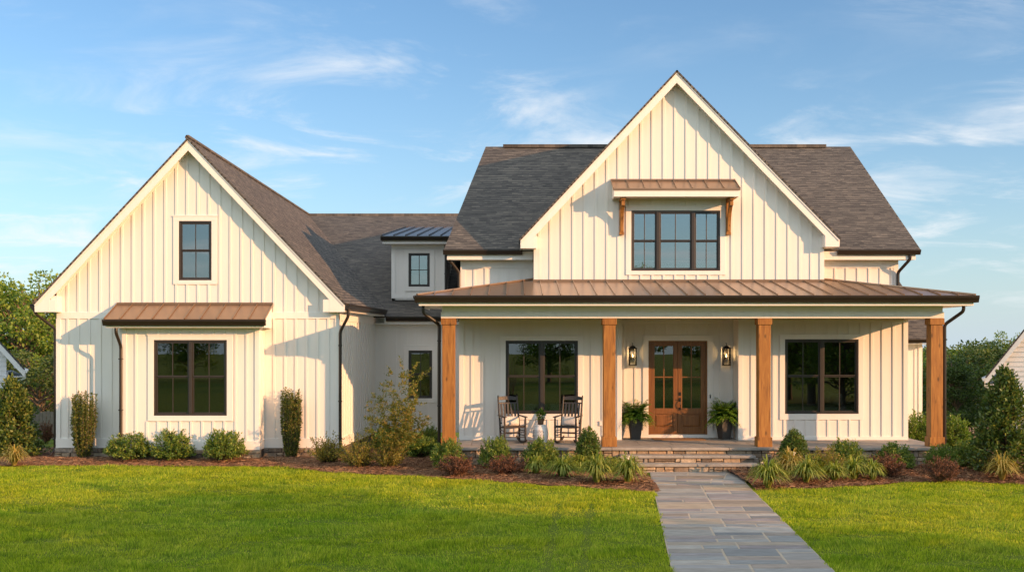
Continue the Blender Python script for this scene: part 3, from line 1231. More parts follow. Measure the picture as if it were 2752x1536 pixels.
FLE = (-3.87 - XTR) / (32.6 - YRK)
roofT = 0.05
o = MB()
o.slab([(XTL - 0.03, YRK - 0.03, ZEAVE + 0.0), (XPK, YRK - 0.03, ZPK), (XPK, YBACK, ZPK), (XTL - 0.03, YBACK, ZEAVE)], roofT)
o.build('roof', M['shingle'], house, uvdir=((0, 1, 0), (1, 0, SL_L)))
YV = 32.6                     # eave line of the linking range
o = MB()
XV = XTR + FLE * (YV - YRK)
o.slab([(XTR + 0.03, YRK - 0.03, ZEAVE), (XV + 0.03, YV, ZEAVE), (XPK, YBACK, ZPK)], roofT)
o.slab([(XTR + 0.03, YRK - 0.03, ZEAVE), (XPK, YBACK, ZPK), (XPK, YRK - 0.03, ZPK)], roofT)
o.build('roof', M['shingle'], house, uvdir=((0, 1, 0), (-1, 0, SL_R)))
o = MB()
o.tube([(XPK, YRK - 0.04, ZPK + 0.0), (XPK, YBACK, ZPK + 0.0)], 0.07, 6)
o.build('ridge_cap', M['shingle'], house, uvdir=((0, 1, 0), (1, 0, 1)))
# soffits
o = MB()
e = 0.075
o.slab([(XTL + 0.02, YRK + 0.028, ZEAVE - e), (XPK, YRK + 0.028, ZPK - e - 0.02), (XPK, YW + 0.05, ZPK - e - 0.02), (XTL + 0.02, YW + 0.05, ZEAVE - e)], 0.03)
o.slab([(XTR - 0.02, YRK + 0.028, ZEAVE - e), (XPK, YRK + 0.028, ZPK - e - 0.02), (XPK, YW + 0.05, ZPK - e - 0.02), (XTR - 0.02, YW + 0.05, ZEAVE - e)], 0.03)
o.build('soffit', M['soffit'], house)
# right side wall, its flat eave soffit and gutter
YI = 33.0                     # linking wall
courtside = lambda u, d, z: (XR + FLW * (u - YW) + d, u, z)
b = siding(courtside, YW, YI, SILL, PZ(838, YRK) + 0.02, sp=0.29, phase=YW + 0.12)
b.build('wall', M['white'], house)
t = MB(courtside)
t.box(YW - 0.0, YI, -0.01, 0.032, SILL, PZ(1177, YW))
t.box(YW - 0.0, YW + 0.10, -0.01, 0.027, PZ(1177, YW), 3.75)
t.box(YW, YI, -0.01, 0.026, 3.62, 3.84)
t.build('trim_board', M['trim'], house)
o = MB(lambda x, y, z: (x + FLE * (y - YRK), y, z))
o.box(XR - 0.3, XTR - 0.0, YRK + 0.04, YI - 0.4, PZ(838, YRK) + 0.02, PZ(838, YRK) + 0.045)
o.box(XTR - 0.035, XTR - 0.005, YRK + 0.032, YI - 0.4, PZ(838, YRK) + 0.03, ZEAVE - 0.055)
o.build('soffit', M['soffit'], house)
o = MB()
gp = gutter_profile(0.15, 0.13)
o.add([(XTR + FLE * (y - YRK) + d, y, ZEAVE - 0.16 + z) for y in (YRK + 0.0, YV - 0.16) for d, z in gp],
      [tuple(range(10)), tuple(range(19, 9, -1))] + [(i, (i + 1) % 10, 10 + (i + 1) % 10, 10 + i) for i in range(10)])
o.build('gutter', M['gutter'], house)
o = MB()
o.add([(XTL - d, y, ZEAVE - 0.16 + z) for y in (YRK + 0.02, YBACK) for d, z in gp],
      [tuple(range(10)), tuple(range(19, 9, -1))] + [(i, (i + 1) % 10, 10 + (i + 1) % 10, 10 + i) for i in range(10)])
o.build('gutter', M['gutter'], house)
# hidden left side and back so that no light leaks through
o = MB()
o.box(XL - 0.0, XL + 0.1, YW + 0.1, YBACK, SILL, PZ(838, YRK) + 0.03)
o.box(XL, XR, YBACK - 0.2, YBACK - 0.1, SILL, ZEAVE)
o.prism([(XL, ZEAVE), (XR, ZEAVE), (XPK, ZPK - 0.2)], YBACK - 0.2, YBACK - 0.1)
o.build('wall', M['white'], house)
o = MB()
o.box(XTL + 0.0, XL + 0.05, YRK + 0.04, YBACK, PZ(838, YRK) + 0.02, PZ(838, YRK) + 0.045)
o.build('soffit', M['soffit'], house)
# foundation stones
stones(front(YW - 0.02), XL - 0.06, XB0 + 0.02, -0.05, SILL - 0.002, 4, 3, cap=0.9).build('foundation', M['stone'], house)
stones(front(YW - 0.02), XB1 - 0.02, XR + 0.03, -0.05, SILL - 0.002, 5, 3, cap=0.9).build('foundation', M['stone'], house)
o = MB()
o.box(XL, XR, YW + 0.02, YW + 0.1, -0.1, SILL - 0.01)
o.box(XR - 0.1, XR - 0.01, YW + 0.1, YW + 0.4, -0.1, SILL - 0.01)
o.add([(XR + FLW * (y - YW) - dd, y, z) for y in (YW + 0.4, YI) for dd, z in ((0.1, -0.1), (0.01, -0.1), (0.01, SILL - 0.01), (0.1, SILL - 0.01))], [(0, 1, 2, 3), (7, 6, 5, 4), (0, 1, 5, 4), (1, 2, 6, 5), (2, 3, 7, 6), (3, 0, 4, 7)])
o.build('foundation', M['mortar'], house)

# ---------- projecting bay --------------------------------------------------
wb = wxy(414, 610, 913, 1116, YB)
_w, hb, tb_ = window(front(YB), *wb, units=2, rail=PZ(1012, YB), trim=(0.155, 0.145, 0.14))
b = siding(front(YB), XB0, XB1, SILL, BZT, [hb], [tb_], SPW, PX(425, YB))
b.build('wall', M['white'], house)
b = siding(rightside(XB1), YB, YW + 0.02, SILL, BZT, sp=0.5, phase=YB + 5)
b.build('wall', M['white'], house)
b = siding(leftside(XB0), YB, YW + 0.02, SILL, BZT, sp=0.5, phase=YB + 5)
b.build('wall', M['white'], house)
t = MB(front(YB))
zbase = PZ(1183, YB)
t.box(XB0 - 0.03, XB1 + 0.03, -0.01, 0.032, SILL, zbase)
t.box(XB0 - 0.015, XB0 + 0.10, -0.01, 0.027, zbase, BZT - 0.1)
t.box(XB1 - 0.10, XB1 + 0.015, -0.01, 0.027, zbase, BZT - 0.1)
t.box(XB0 - 0.015, XB1 + 0.015, -0.01, 0.03, BZT - 0.1, BZT)
t.box(XB1, XB1 + 0.03, -0.55, -0.011, SILL, zbase)
t.box(XB1, XB1 + 0.027, -0.11, -0.011, zbase, BZT - 0.1)
t.build('trim_board', M['trim'], house, bevel=0.004)
stones(front(YB - 0.02), XB0 - 0.04, XB1 + 0.04, -0.05, SILL - 0.002, 6, 3, cap=0.9).build('foundation', M['stone'], house)
o = MB()
o.box(XB0 + 0.02, XB1 - 0.02, YB + 0.02, YW, -0.1, SILL - 0.01)
o.build('foundation', M['mortar'], house)


def seam_roof(name, eave0, eave1, top0, top1, n, mat, rib=0.03, t=0.025, close=True):
    """metal pan with raised seams between eave and top edge"""
    e0, e1, t0, t1 = map(Vector, (eave0, eave1, top0, top1))
    b = MB()
    b.slab([e0, e1, t1, t0], t)
    nrm = (e1 - e0).cross(t0 - e0).normalized()
    if nrm.z < 0:
        nrm = -nrm
    ux = (e1 - e0).normalized()
    for i in range(n + 1):
        f = i / n
        a, c = e0.lerp(e1, f), t0.lerp(t1, f)
        h = ux * 0.011
        b.hexa([tuple(a - h), tuple(a + h), tuple(c + h), tuple(c - h),
                tuple(a - h * .6 + nrm * rib), tuple(a + h * .6 + nrm * rib), tuple(c + h * .6 + nrm * rib), tuple(c - h * .6 + nrm * rib)])
    return b


YBE = 27.08
zbe = PZ(857, YBE)
zbt = PZ(817, YW - 0.01)
x0, x1 = -10.28, -6.22
b = seam_roof('roof', (x0, YBE, zbe), (x1, YBE, zbe), (x0, YW - 0.01, zbt), (x1, YW - 0.01, zbt), 10, None)
b.box(x0, x1, YW - 0.05, YW - 0.005, zbt - 0.01, zbt + 0.045)
b.build('bay_roof', M['metal'], house)
o = MB()
o.extrude_x([(YBE + 0.03 - d, zbe - 0.165 + z) for d, z in gutter_profile(0.15, 0.12)], x0 - 0.02, x1 + 0.02)
o.build('gutter', M['gutter'], house)
o = MB()                      # fascia, soffit, raking side boards
o.box(x0 + 0.05, x1 - 0.05, YBE + 0.032, YBE + 0.06, zbe - 0.215, zbe - 0.03)
o.box(x0 + 0.05, x1 - 0.05, YBE + 0.06, YW - 0.03, zbe - 0.205, zbe - 0.18)
for xa in (x0 + 0.03, x1 - 0.055):
    o.add([(x, y, z) for x in (xa, xa + 0.025) for y, z in ((YBE + 0.03, zbe - 0.215), (YW - 0.027, zbe - 0.215), (YW - 0.027, zbt - 0.03), (YBE + 0.03, zbe - 0.03))],
          [(0, 1, 2, 3), (7, 6, 5, 4), (0, 1, 5, 4), (1, 2, 6, 5), (2, 3, 7, 6), (3, 0, 4, 7)])
o.build('fascia', M['trim'], house)

# ---------- linking range behind ---------------------------------------------
ZE2 = 3.86
wi = wxy(1098, 1161.5, 941, 1069.5, YI)
_w, hi_, ti_ = window(front(YI), *wi, units=1, rail=(wi[2] + wi[3]) / 2, trim=(0.15, 0.17, 0.14), glass='glass')
b = siding(front(YI), XR, 0.5, SILL, 3.66, [hi_], [ti_], 0.33, PX(1063, YI))
b.build('wall', M['white'], house)
for za, zb_ in ((SILL, 0.62), (3.42, 3.66)):
    t = MB(front(YI))
    t.box(XR, 0.5, -0.01, 0.03, za, zb_)
    t.build('trim_board', M['trim'], house)
SLM = (ZPK - ZE2) / (YBACK - YV)
o = MB()
o.slab([(XV - 0.7, YV, ZE2), (1.0, YV, ZE2), (1.0, YBACK, ZPK), (XPK, YBACK, ZPK)], roofT)
o.build('roof', M['shingle'], house, uvdir=((1, 0, 0), (0, 1, SLM)))
o = MB()
o.box(XPK - 0.3, 1.0, YBACK - 0.15, YBACK + 0.12, ZPK - 0.06, ZPK + 0.035)
o.build('ridge_cap', M['shingle'], house, uvdir=((1, 0, 0), (0, 1, 0)))
o = MB()
o.extrude_x([(YV + 0.0 - d, ZE2 - 0.16 + z) for d, z in gp], XV + 0.05, 0.5)
o.build('gutter', M['gutter'], house)
o = MB()
o.box(XV, 0.5, YV + 0.005, YV + 0.03, ZE2 - 0.24, ZE2 - 0.05)
o.box(XV - 0.4, 0.5, YV + 0.03, YI, ZE2 - 0.24, ZE2 - 0.215)
o.build('fascia', M['trim'], house)
o = MB()
o.box(XPK, 1.0, YBACK - 0.1, YBACK - 0.0, SILL, ZPK - 0.25)
o.build('wall', M['white'], house)

# ---------- dormer ------------------------------------------------------------
YDM = 33.9
XD0, XD1 = PX(1053, YDM), PX(1196, YDM)
zd0, zd1 = PZ(797, YDM), PZ(660, YDM) + 0.05
wd = wxy(1098, 1155, 680, 770, YDM)
_w, hd, td = window(front(YDM), *wd, units=1, rail=(wd[2] + wd[3]) / 2, trim=(0.15, 0.13, 0.14), glass='glassup', rails=False, sill=False)
b = siding(front(YDM), XD0, XD1, zd0 - 0.1, zd1, [hd], [td], 0.42, (XD0 + XD1) / 2, bw=0.05)
b.build('dormer_wall', M['white'], house)
b = siding(rightside(XD1), YDM, 42.0, zd0 - 0.1, lambda u: zd1 + (u - YDM) * 0.1, sp=0.3, phase=YDM + 0.1)
b.build('dormer_wall', M['white'], house)
b = siding(leftside(XD0), YDM, 42.0, zd0 - 0.1, lambda u: zd1 + (u - YDM) * 0.1, sp=0.3, phase=YDM + 0.1)
b.build('dormer_wall', M['white'], house)
t = MB(front(YDM))
t.box(XD0 - 0.01, XD0 + 0.10, -0.01, 0.027, zd0 - 0.05, zd1)
t.box(XD1 - 0.10, XD1 + 0.01, -0.01, 0.027, zd0 - 0.05, zd1)
t.box(XD0 + 0.10, XD1 - 0.10, -0.01, 0.027, zd1 - 0.14, zd1)
t.box(XD0 + 0.10, XD1 - 0.10, -0.01, 0.024, zd0 - 0.05, zd0 + 0.06)
t.build('trim_board', M['trim'], house)
YDE = 33.5
xd0, xd1 = PX(1026, YDE), PX(1216, YDE)
zde = PZ(634, YDE)
zdt = PZ(609, 42.2)
b = seam_roof('roof', (xd0, YDE, zde), (xd1, YDE, zde), (xd0, 42.2, zdt), (xd1, 42.2, zdt), 6, None, 0.05)
b.build('dormer_roof', M['metaldark'], house)
o = MB()
o.extrude_x([(YDE - d, zde - 0.15 + z) for d, z in gutter_profile(0.14, 0.11)], xd0 - 0.03, xd1 + 0.03)
o.build('gutter', M['gutter'], house)
o = MB()
o.box(xd0 + 0.05, xd1 - 0.05, YDE + 0.01, YDE + 0.04, zde - 0.24, zde - 0.03)
o.box(xd0 + 0.05, xd1 - 0.05, YDE + 0.04, YDM, zde - 0.24, zde - 0.215)
for xa in (xd0 + 0.02, xd1 - 0.05):
    o.add([(x, y, z) for x in (xa, xa + 0.03) for y, z in ((YDE + 0.01, zde - 0.24), (41.0, zde + .3), (41.0, zdt - .35), (YDE + 0.01, zde - 0.03))],
          [(0, 1, 2, 3), (7, 6, 5, 4), (0, 1, 5, 4), (1, 2, 6, 5), (2, 3, 7, 6), (3, 0, 4, 7)])
o.build('fascia', M['trim'], house)

# ---------- main block ---------------------------------------------------------
XM0, XM1 = -1.36, 10.26
ZU_E = PZ(670, 28.2)
YRG, ZRG = 34.1, PZ(394, 34.1)
ZU_T = ZU_E - 0.26           # top of the upper wall
b = siding(front(YU), XM0, XM1, 4.4, ZU_T, sp=0.30, phase=PX(1275, YU))
b.build('wall', M['white'], house)
t = MB(front(YU))
t.box(XM0 - 0.01, XM0 + 0.12, -0.01, 0.027, 4.4, ZU_T)
t.box(XM1 - 0.12, XM1 + 0.01, -0.01, 0.027, 4.4, ZU_T)
t.box(XM0 + 0.12, XM1 - 0.12, -0.01, 0.026, ZU_T - 0.20, ZU_T)
t.build('trim_board', M['trim'], house)
YUE = 28.2
xe0, xe1 = PX(1193, YUE), PX(2470, YUE)
xr0, xr1 = PX(1305.5, YRG), PX(2281, YRG)
o = MB()
o.slab([(xe0, YUE, ZU_E), (xe1, YUE, ZU_E), (xr1, YRG, ZRG), (xr0, YRG, ZRG)], roofT)
o.build('roof', M['shingle'], house, uvdir=((1, 0, 0), (0, YRG - YUE, ZRG - ZU_E)))
o = MB()
o.slab([(xe0, 40.0, ZU_E), (xe1, 40.0, ZU_E), (xr1, YRG, ZRG), (xr0, YRG, ZRG)], roofT)
o.slab([(xe0, 28.22, ZU_E), (xr0, YRG, ZRG), (xe0, 39.98, ZU_E)], roofT)
o.slab([(xe1, 28.22, ZU_E), (xr1, YRG, ZRG), (xe1, 39.98, ZU_E)], roofT)
o.build('roof', M['shingle'], house, uvdir=((1, 0, 0), (0, -1, 0.64)))
o = MB()
o.box(xr0 + 0.55, xr1 - 0.75, YRG - 0.14, YRG + 0.14, ZRG - 0.05, ZRG + 0.05)
o.build('ridge_cap', M['shingle'], house, uvdir=((1, 0, 0), (0, 1, 0)))
o = MB()
o.extrude_x([(YUE + 0.02 - d, ZU_E - 0.14 + z) for d, z in gutter_profile(0.13, 0.12)], xe0 - 0.02, PX(1404, YUE))
o.build('gutter', M['gutter'], house)
o = MB()
o.extrude_x([(YUE + 0.02 - d, ZU_E - 0.14 + z) for d, z in gutter_profile(0.13, 0.12)], PX(2250, YUE), xe1 + 0.02)
o.build('gutter', M['gutter'], house)
for a, c in ((xe0 + 0.08, PX(1432, YUE)), (PX(2216, YUE), xe1 - 0.08)):
    o = MB()
    o.box(a, c, YUE + 0.025, YUE + 0.05, ZU_T - 0.006, ZU_E - 0.05)
    o.box(a, c, YUE + 0.05, YU, ZU_T - 0.0, ZU_T + 0.025)
    o.build('fascia', M['trim'], house)
o = MB()                      # side and back walls of the block
for xa in (XM0, XM1 - 0.1):
    o.extrude_x([(YP + 0.1, 0.1), (40.0, 0.1), (40.0, ZU_T), (YU + 0.1, ZU_T), (YU + 0.1, 4.28), (YP + 0.1, 4.28)], xa, xa + 0.1)
o.box(XM0 + 0.1, XM1 - 0.1, 39.6, 39.7, 0.1, ZU_T)
o.build('wall', M['white'], house)

# ---------- front gable over the porch ------------------------------------------
YGR = 27.6
XGP, ZGP = PX(1819, YGR), PZ(188.4, YGR)
XG0, ZG0 = PX(1398, YGR), PZ(643, YGR)
XG1, ZG1 = PX(2257, YGR), PZ(640, YGR)
SG0 = (ZGP - ZG0) / (XGP - XG0)
SG1 = (ZGP - ZG1) / (XG1 - XGP)
GX0, GX1 = PX(1435.4, YG), PX(2213, YG)


def gable_under(u):
    return (ZGP - 0.12 - (XGP - u) * SG0) if u < XGP else (ZGP - 0.12 - (u - XGP) * SG1)


S4 = lambda x, y: (1180 + x / 2.212, 150 + y / 2.212)
a, c = S4(1142, 920), S4(1670, 1277)
wg = wxy(a[0], c[0], a[1], c[1], YG)
_w, hg, tg = window(front(YG), *wg, units=3, rail=PZ(S4(0, 1100)[1], YG), trim=(0.14, 0.13, 0.11), glass='glassup', widths=[1, 1.36, 1])
b = siding(front(YG), GX0, GX1, 4.45, gable_under, [hg], [tg], 0.294, XGP, knots=[XGP])
b.build('wall', M['white'], house)
t = MB(front(YG))
t.box(GX0 - 0.012, GX0 + 0.10, -0.01, 0.027, 4.45, gable_under(GX0) - 0.17)
t.box(GX1 - 0.10, GX1 + 0.012, -0.01, 0.027, 4.45, gable_under(GX1) - 0.17)
zf = lambda u, o_: gable_under(u) - o_
t.prism([(GX0, zf(GX0, .17)), (XGP, zf(XGP, .17)), (XGP, zf(XGP, 0.02)), (GX0, zf(GX0, 0.02))], -0.01, 0.026)
t.prism([(XGP, zf(XGP, .17)), (GX1, zf(GX1, .17)), (GX1, zf(GX1, 0.02)), (XGP, zf(XGP, 0.02))], -0.01, 0.0255)
t.build('trim_board', M['trim'], house, bevel=0.004)
for xa in (GX0, GX1 - 0.1):   # cheeks of the gable
    o = MB()
    o.box(xa, xa + 0.1, YG + 0.1, YU + 0.5, 4.4, gable_under(GX0) - 0.02)
    o.build('wall', M['white'], house)
VG = PZ(222.5, YGR) - ZGP
for s in (-1, 1):
    xt, zt_, sl = (XG0, ZG0, SG0) if s < 0 else (XG1, ZG1, SG1)
    zb = PZ(667 if s < 0 else 663, YGR)
    zin = zt_ + 0.06
    xin = XGP + s * ((ZGP + VG) - zin) / sl
    r = MB(front(YGR))
    r.prism([(xt, zt_ - 0.03), (XGP, ZGP - 0.03), (XGP, ZGP + VG), (xin, zin), (xin, zb), (xt - 0.01 * s, zb)], -0.03, 0.0)
    o1, o2 = 0.035, 0.10
    r.prism([(xt, zt_ - o1), (XGP, ZGP - o1), (XGP, ZGP - o2), (xt - s * 0.03, zt_ - o2 + 0.03)], 0.0, 0.02)
    xw = GX0 if s < 0 else GX1
    r.box(min(xin, xw - s * 0.05), max(xin, xw - s * 0.05), -0.32, -0.012, zb + 0.003, zin + 0.04)
    # flat underside of the return
    r.box(min(xt, xw), max(xt, xw), -0.65, -0.031, zb + 0.003, zb + 0.03)
    r.build('rake_board', M['trim'], house, bevel=0.004)
YGB = 36.0
o = MB()
o.slab([(XG0 - 0.03, YGR - 0.03, ZG0), (XGP, YGR - 0.03, ZGP), (XGP, YGB, ZGP), (XG0 - 0.03, YGB, ZG0)], roofT)
o.build('roof', M['shingle'], house, uvdir=((0, 1, 0), (1, 0, SG0)))
o = MB()
o.slab([(XG1 + 0.03, YGR - 0.03, ZG1), (XGP, YGR - 0.03, ZGP), (XGP, YGB, ZGP), (XG1 + 0.03, YGB, ZG1)], roofT)
o.build('roof', M['shingle'], house, uvdir=((0, 1, 0), (-1, 0, SG1)))
o = MB()
o.slab([(XG0 + 0.02, YGR + 0.028, ZG0 - e), (XGP, YGR + 0.028, ZGP - e - 0.02), (XGP, YG + 0.05, ZGP - e - 0.02), (XG0 + 0.02, YG + 0.05, ZG0 - e)], 0.03)
o.slab([(XG1 - 0.02, YGR + 0.028, ZG1 - e), (XGP, YGR + 0.028, ZGP - e - 0.02), (XGP, YG + 0.05, ZGP - e - 0.02), (XG1 - 0.02, YG + 0.05, ZG1 - e)], 0.03)
o.build('soffit', M['soffit'], house)
o = MB()
o.prism([(GX0, 5.0), (GX1, 5.0), (XGP, ZGP - 0.3)], YGB - 0.2, YGB - 0.1)
o.build('wall', M['white'], house)
# canopy over the triple window
YCN = 27.25
cx0, cx1 = PX(S4(1040, 0)[0], YCN), PX(S4(1785, 0)[0], YCN)
zc0 = PZ(S4(0, 790)[1], YCN)
zc1 = PZ(S4(0, 741)[1], YG - 0.01)
b = seam_roof('roof', (cx0 - .02, YCN, zc0), (cx1 + .02, YCN, zc0), (cx0 - .02, YG - 0.01, zc1), (cx1 + .02, YG - 0.01, zc1), 8, None, 0.03)
b.box(cx0 - .02, cx1 + .02, YG - 0.05, YG - 0.005, zc1 - 0.01, zc1 + 0.035)
b.box(cx0 - .025, cx1 + .025, YCN - 0.012, YCN + 0.005, zc0 - 0.04, zc0 + 0.012)
can = b.build('canopy', M['metal'], house)
o = MB()
zc2 = PZ(S4(0, 836)[1], YCN)
o.box(cx0, cx1, YCN + 0.006, YCN + 0.05, zc2, zc0 - 0.028)
o.box(cx0 + 0.03, cx1 - 0.03, YCN + 0.05, YG - 0.03, zc2 + 0.02, zc2 + 0.05)
for xa in (cx0, cx1 - 0.03):
    o.add([(x, y, z) for x in (xa, xa + 0.03) for y, z in ((YCN + 0.05, zc2), (YG - 0.027, zc2), (YG - 0.027, zc1 - 0.03), (YCN + 0.05, zc0 - 0.03))],
          [(0, 1, 2, 3), (7, 6, 5, 4), (0, 1, 5, 4), (1, 2, 6, 5), (2, 3, 7, 6), (3, 0, 4, 7)])
o.build('fascia', M['trim'], can)
for xs in (1090, 1730):
    yb_ = YG - 0.02
    xc = PX(S4(xs, 0)[0], YG - 0.3)
    zt_, zb = zc2 + 0.02, PZ(S4(0, 1058)[1], YG - 0.1)
    o = MB(lambda u, d, z: (u, d, z))
    w2 = 0.055
    o.box(xc - w2, xc + w2, yb_ - 0.09, yb_, zb + 0.02, zt_)
    o.box(xc - w2, xc + w2, YCN + 0.08, yb_ - 0.09, zt_ - 0.09, zt_)
    # curved brace
    prev = None
    for i in range(9):
        th = i / 8 * math.pi / 2
        y_ = yb_ - 0.09 - (1 - math.cos(th)) * 0.40
        z_ = zb + 0.12 + math.sin(th) * (zt_ - 0.09 - zb - 0.12)
        cur = ((y_ - 0.075 * math.cos(th) - 0.0, z_ - 0.07 * math.sin(th) - 0.06), (y_ + 0.0, z_))
        if prev:
            (a0, a1), (c0, c1) = prev, cur
            o.hexa([(xc - w2 * .8, a0[0], a0[1]), (xc + w2 * .8, a0[0], a0[1]), (xc + w2 * .8, a1[0], a1[1]), (xc - w2 * .8, a1[0], a1[1]),
                    (xc - w2 * .8, c0[0], c0[1]), (xc + w2 * .8, c0[0], c0[1]), (xc + w2 * .8, c1[0], c1[1]), (xc - w2 * .8, c1[0], c1[1])])
        prev = cur
    o.box(xc - w2 * 1.12, xc + w2 * 1.12, yb_ - 0.105, yb_ + 0.004, zb - 0.02, zb + 0.045)
    o.build('bracket', M['cedar'], can, bevel=0.006)

# ---------- porch -----------------------------------------------------------------
AX0, AX1 = PX(1669.5, YP), PX(1985, YP)      # door recess
ZCEIL = PZ(854.6, 26.0) + 0.10
wl = wxy(1359, 1553, 914.7, 1111, YP)
_w, hl, tl_ = window(front(YP), *wl, units=2, rail=PZ(1011, YP), trim=(0.135, 0.13, 0.155))
wr = wxy(2109, 2306.5, 911, 1111, YP)
_w, hr, tr_ = window(front(YP), *wr, units=2, rail=PZ(1010, YP), trim=(0.135, 0.13, 0.155))
FT = ZCEIL - 0.16
b = siding(front(YP), XM0, AX0, FLOOR - 0.05, ZCEIL + 0.1, [hl], [tl_, (XM0, AX0, FT, ZCEIL)], 0.283, PX(1354, YP) + 0.02)
b.build('wall', M['white'], house)
b = siding(front(YP), AX1, XM1, FLOOR - 0.05, ZCEIL + 0.1, [hr], [tr_, (AX1, XM1, FT, ZCEIL)], 0.283, PX(2108, YP))
b.build('wall', M['white'], house)
dr = (PX(1742.5, YD), PX(1900.7, YD), FLOOR + 0.085, PZ(915, YD))
dtr = (dr[0] - 0.15, dr[1] + 0.15, FLOOR, dr[3] + 0.15)
b = siding(front(YD), AX0 - 0.3, AX1 + 0.3, FLOOR - 0.05, ZCEIL + 0.1, [dr], [dtr, (AX0, AX1, FT, ZCEIL)], 0.283, (dr[0] + dr[1]) / 2)
b.build('wall', M['white'], house)
b = siding(leftside(AX1), YP + 0.1, YD, FLOOR - 0.05, ZCEIL + 0.1, sp=0.9, phase=0)
b.build('wall', M['white'], house)
b = siding(rightside(AX0), YP + 0.1, YD, FLOOR - 0.05, ZCEIL + 0.1, sp=0.9, phase=0)
b.build('wall', M['white'], house)
zbb = PZ(1172, YP)
for a, c in ((XM0, AX0), (AX1, XM1)):
    t = MB(front(YP))
    t.box(a - 0.014, c + 0.014, -0.01, 0.032, FLOOR, zbb)
    t.box(a - 0.012, a + 0.11, -0.01, 0.027, zbb, FT)
    t.box(c - 0.11, c + 0.012, -0.01, 0.027, zbb, FT)
    t.box(a - 0.012, c + 0.012, -0.01, 0.030, FT, ZCEIL)
    t.build('trim_board', M['trim'], house, bevel=0.004)
for bb in ((AX0, dtr[0], -0.01, 0.032, FLOOR, FLOOR + 0.2), (dtr[1], AX1, -0.01, 0.032, FLOOR, FLOOR + 0.2), (AX0, AX1, -0.01, 0.028, FT, ZCEIL)):
    t = MB(front(YD))
    t.box(*bb)
    t.build('trim_board', M['trim'], house, bevel=0.004)
# white casing, timber double door
t = MB(front(YD))
t.box(dtr[0], dr[0], -0.02, 0.03, FLOOR, dr[3])
t.box(dr[1], dtr[1], -0.02, 0.03, FLOOR, dr[3])
t.box(dtr[0], dtr[1], -0.02, 0.032, dr[3], dtr[3])
t.box(dr[0], dr[1], -0.08, 0.03, FLOOR, dr[2] - 0.004)
casing = t.build('door_casing', M['trim'], house, bevel=0.004)
S2 = lambda x, y: (1600 + x / 2.877, 800 + y / 2.877)
dx = lambda x: PX(S2(x, 0)[0], YD)
dz = lambda y: PZ(S2(0, y)[1], YD)
t = MB(front(YD))
t.box(dr[0], dr[0] + 0.05, -0.08, 0.01, dr[2], dr[3])
t.box(dr[1] - 0.05, dr[1], -0.08, 0.01, dr[2], dr[3])
t.box(dr[0] + 0.05, dr[1] - 0.05, -0.08, 0.01, dr[3] - 0.05, dr[3])
t.build('door_frame', M['doorwood'], house, bevel=0.004)
mid = (dr[0] + dr[1]) / 2
for s in (0, 1):
    a, c = (dr[0] + 0.054, mid - 0.004) if s == 0 else (mid + 0.004, dr[1] - 0.054)
    lo, hi = dr[2] + 0.006, dr[3] - 0.054
    st = 0.115
    gz0, gz1 = dz(853), dz(372)
    pz0, pz1 = dz(994), dz(903)
    D = MB(front(YD))
    d0, d1 = -0.07, -0.022
    D.box(a, a + st, d0, d1, lo, hi)
    D.box(c - st, c, d0, d1, lo, hi)
    D.box(a + st, c - st, d0, d1, gz1, hi)
    D.box(a + st, c - st, d0, d1, pz1 + 0.02, gz0)
    D.box(a + st, c - st, d0, d1, lo, pz0 - 0.02)
    # raised panel
    D.box(a + st, c - st, d0, d1 - 0.022, pz0 - 0.02, pz1 + 0.02)
    D.hexa([(a + st + 0.02, d1 - 0.022, pz0), (c - st - 0.02, d1 - 0.022, pz0), (c - st - 0.02, d1 - 0.022, pz1), (a + st + 0.02, d1 - 0.022, pz1),
            (a + st + 0.055, d1 - 0.004, pz0 + 0.035), (c - st - 0.055, d1 - 0.004, pz0 + 0.035), (c - st - 0.055, d1 - 0.004, pz1 - 0.035), (a + st + 0.055, d1 - 0.004, pz1 - 0.035)])
    gm = dz(612)
    xm = (a + c) / 2
    D.box(a + st, c - st, d0 + 0.008, d1 - 0.006, gm - 0.016, gm + 0.016)
    D.box(xm - 0.014, xm + 0.014, d0 + 0.008, d1 - 0.006, gz0, gm - 0.016)
    D.box(xm - 0.014, xm + 0.014, d0 + 0.008, d1 - 0.006, gm + 0.016, gz1)
    door = D.build('door', M['doorwood'], house, bevel=0.005)
    g = MB(front(YD))
    g.box(a + st - 0.01, c - st + 0.01, -0.048, -0.044, gz0 - 0.01, gz1 + 0.01)
    g.build('pane', M['glass'], door)
    if s == 1:
        hx = a + 0.055
        h = MB(front(YD))
        h.box(hx - 0.03, hx + 0.03, d1, d1 + 0.012, dz(755), dz(728))
        h.box(hx - 0.028, hx + 0.028, d1, d1 + 0.012, dz(800), dz(772))
        h.box(hx - 0.026, hx + 0.026, d1, d1 + 0.012, dz(866), dz(846))
        h.build('handle', M['black'], door, bevel=0.004)
        h.tube([(hx, d1 + 0.01, dz(790)), (hx, d1 + 0.06, dz(800)), (hx, d1 + 0.07, dz(822)), (hx, d1 + 0.055, dz(846)), (hx, d1 + 0.008, dz(856))], 0.012, 8)
        h.tube([(hx - 0.02, d1 + 0.03, dz(786)), (hx - 0.05, d1 + 0.045, dz(782))], 0.012, 8)
        bpy.data.objects.remove([o_ for o_ in children_of(door) if o_.name.startswith('handle')][0])
        h.build('handle', M['black'], door, bevel=0.003)
R = MB(front(YD))
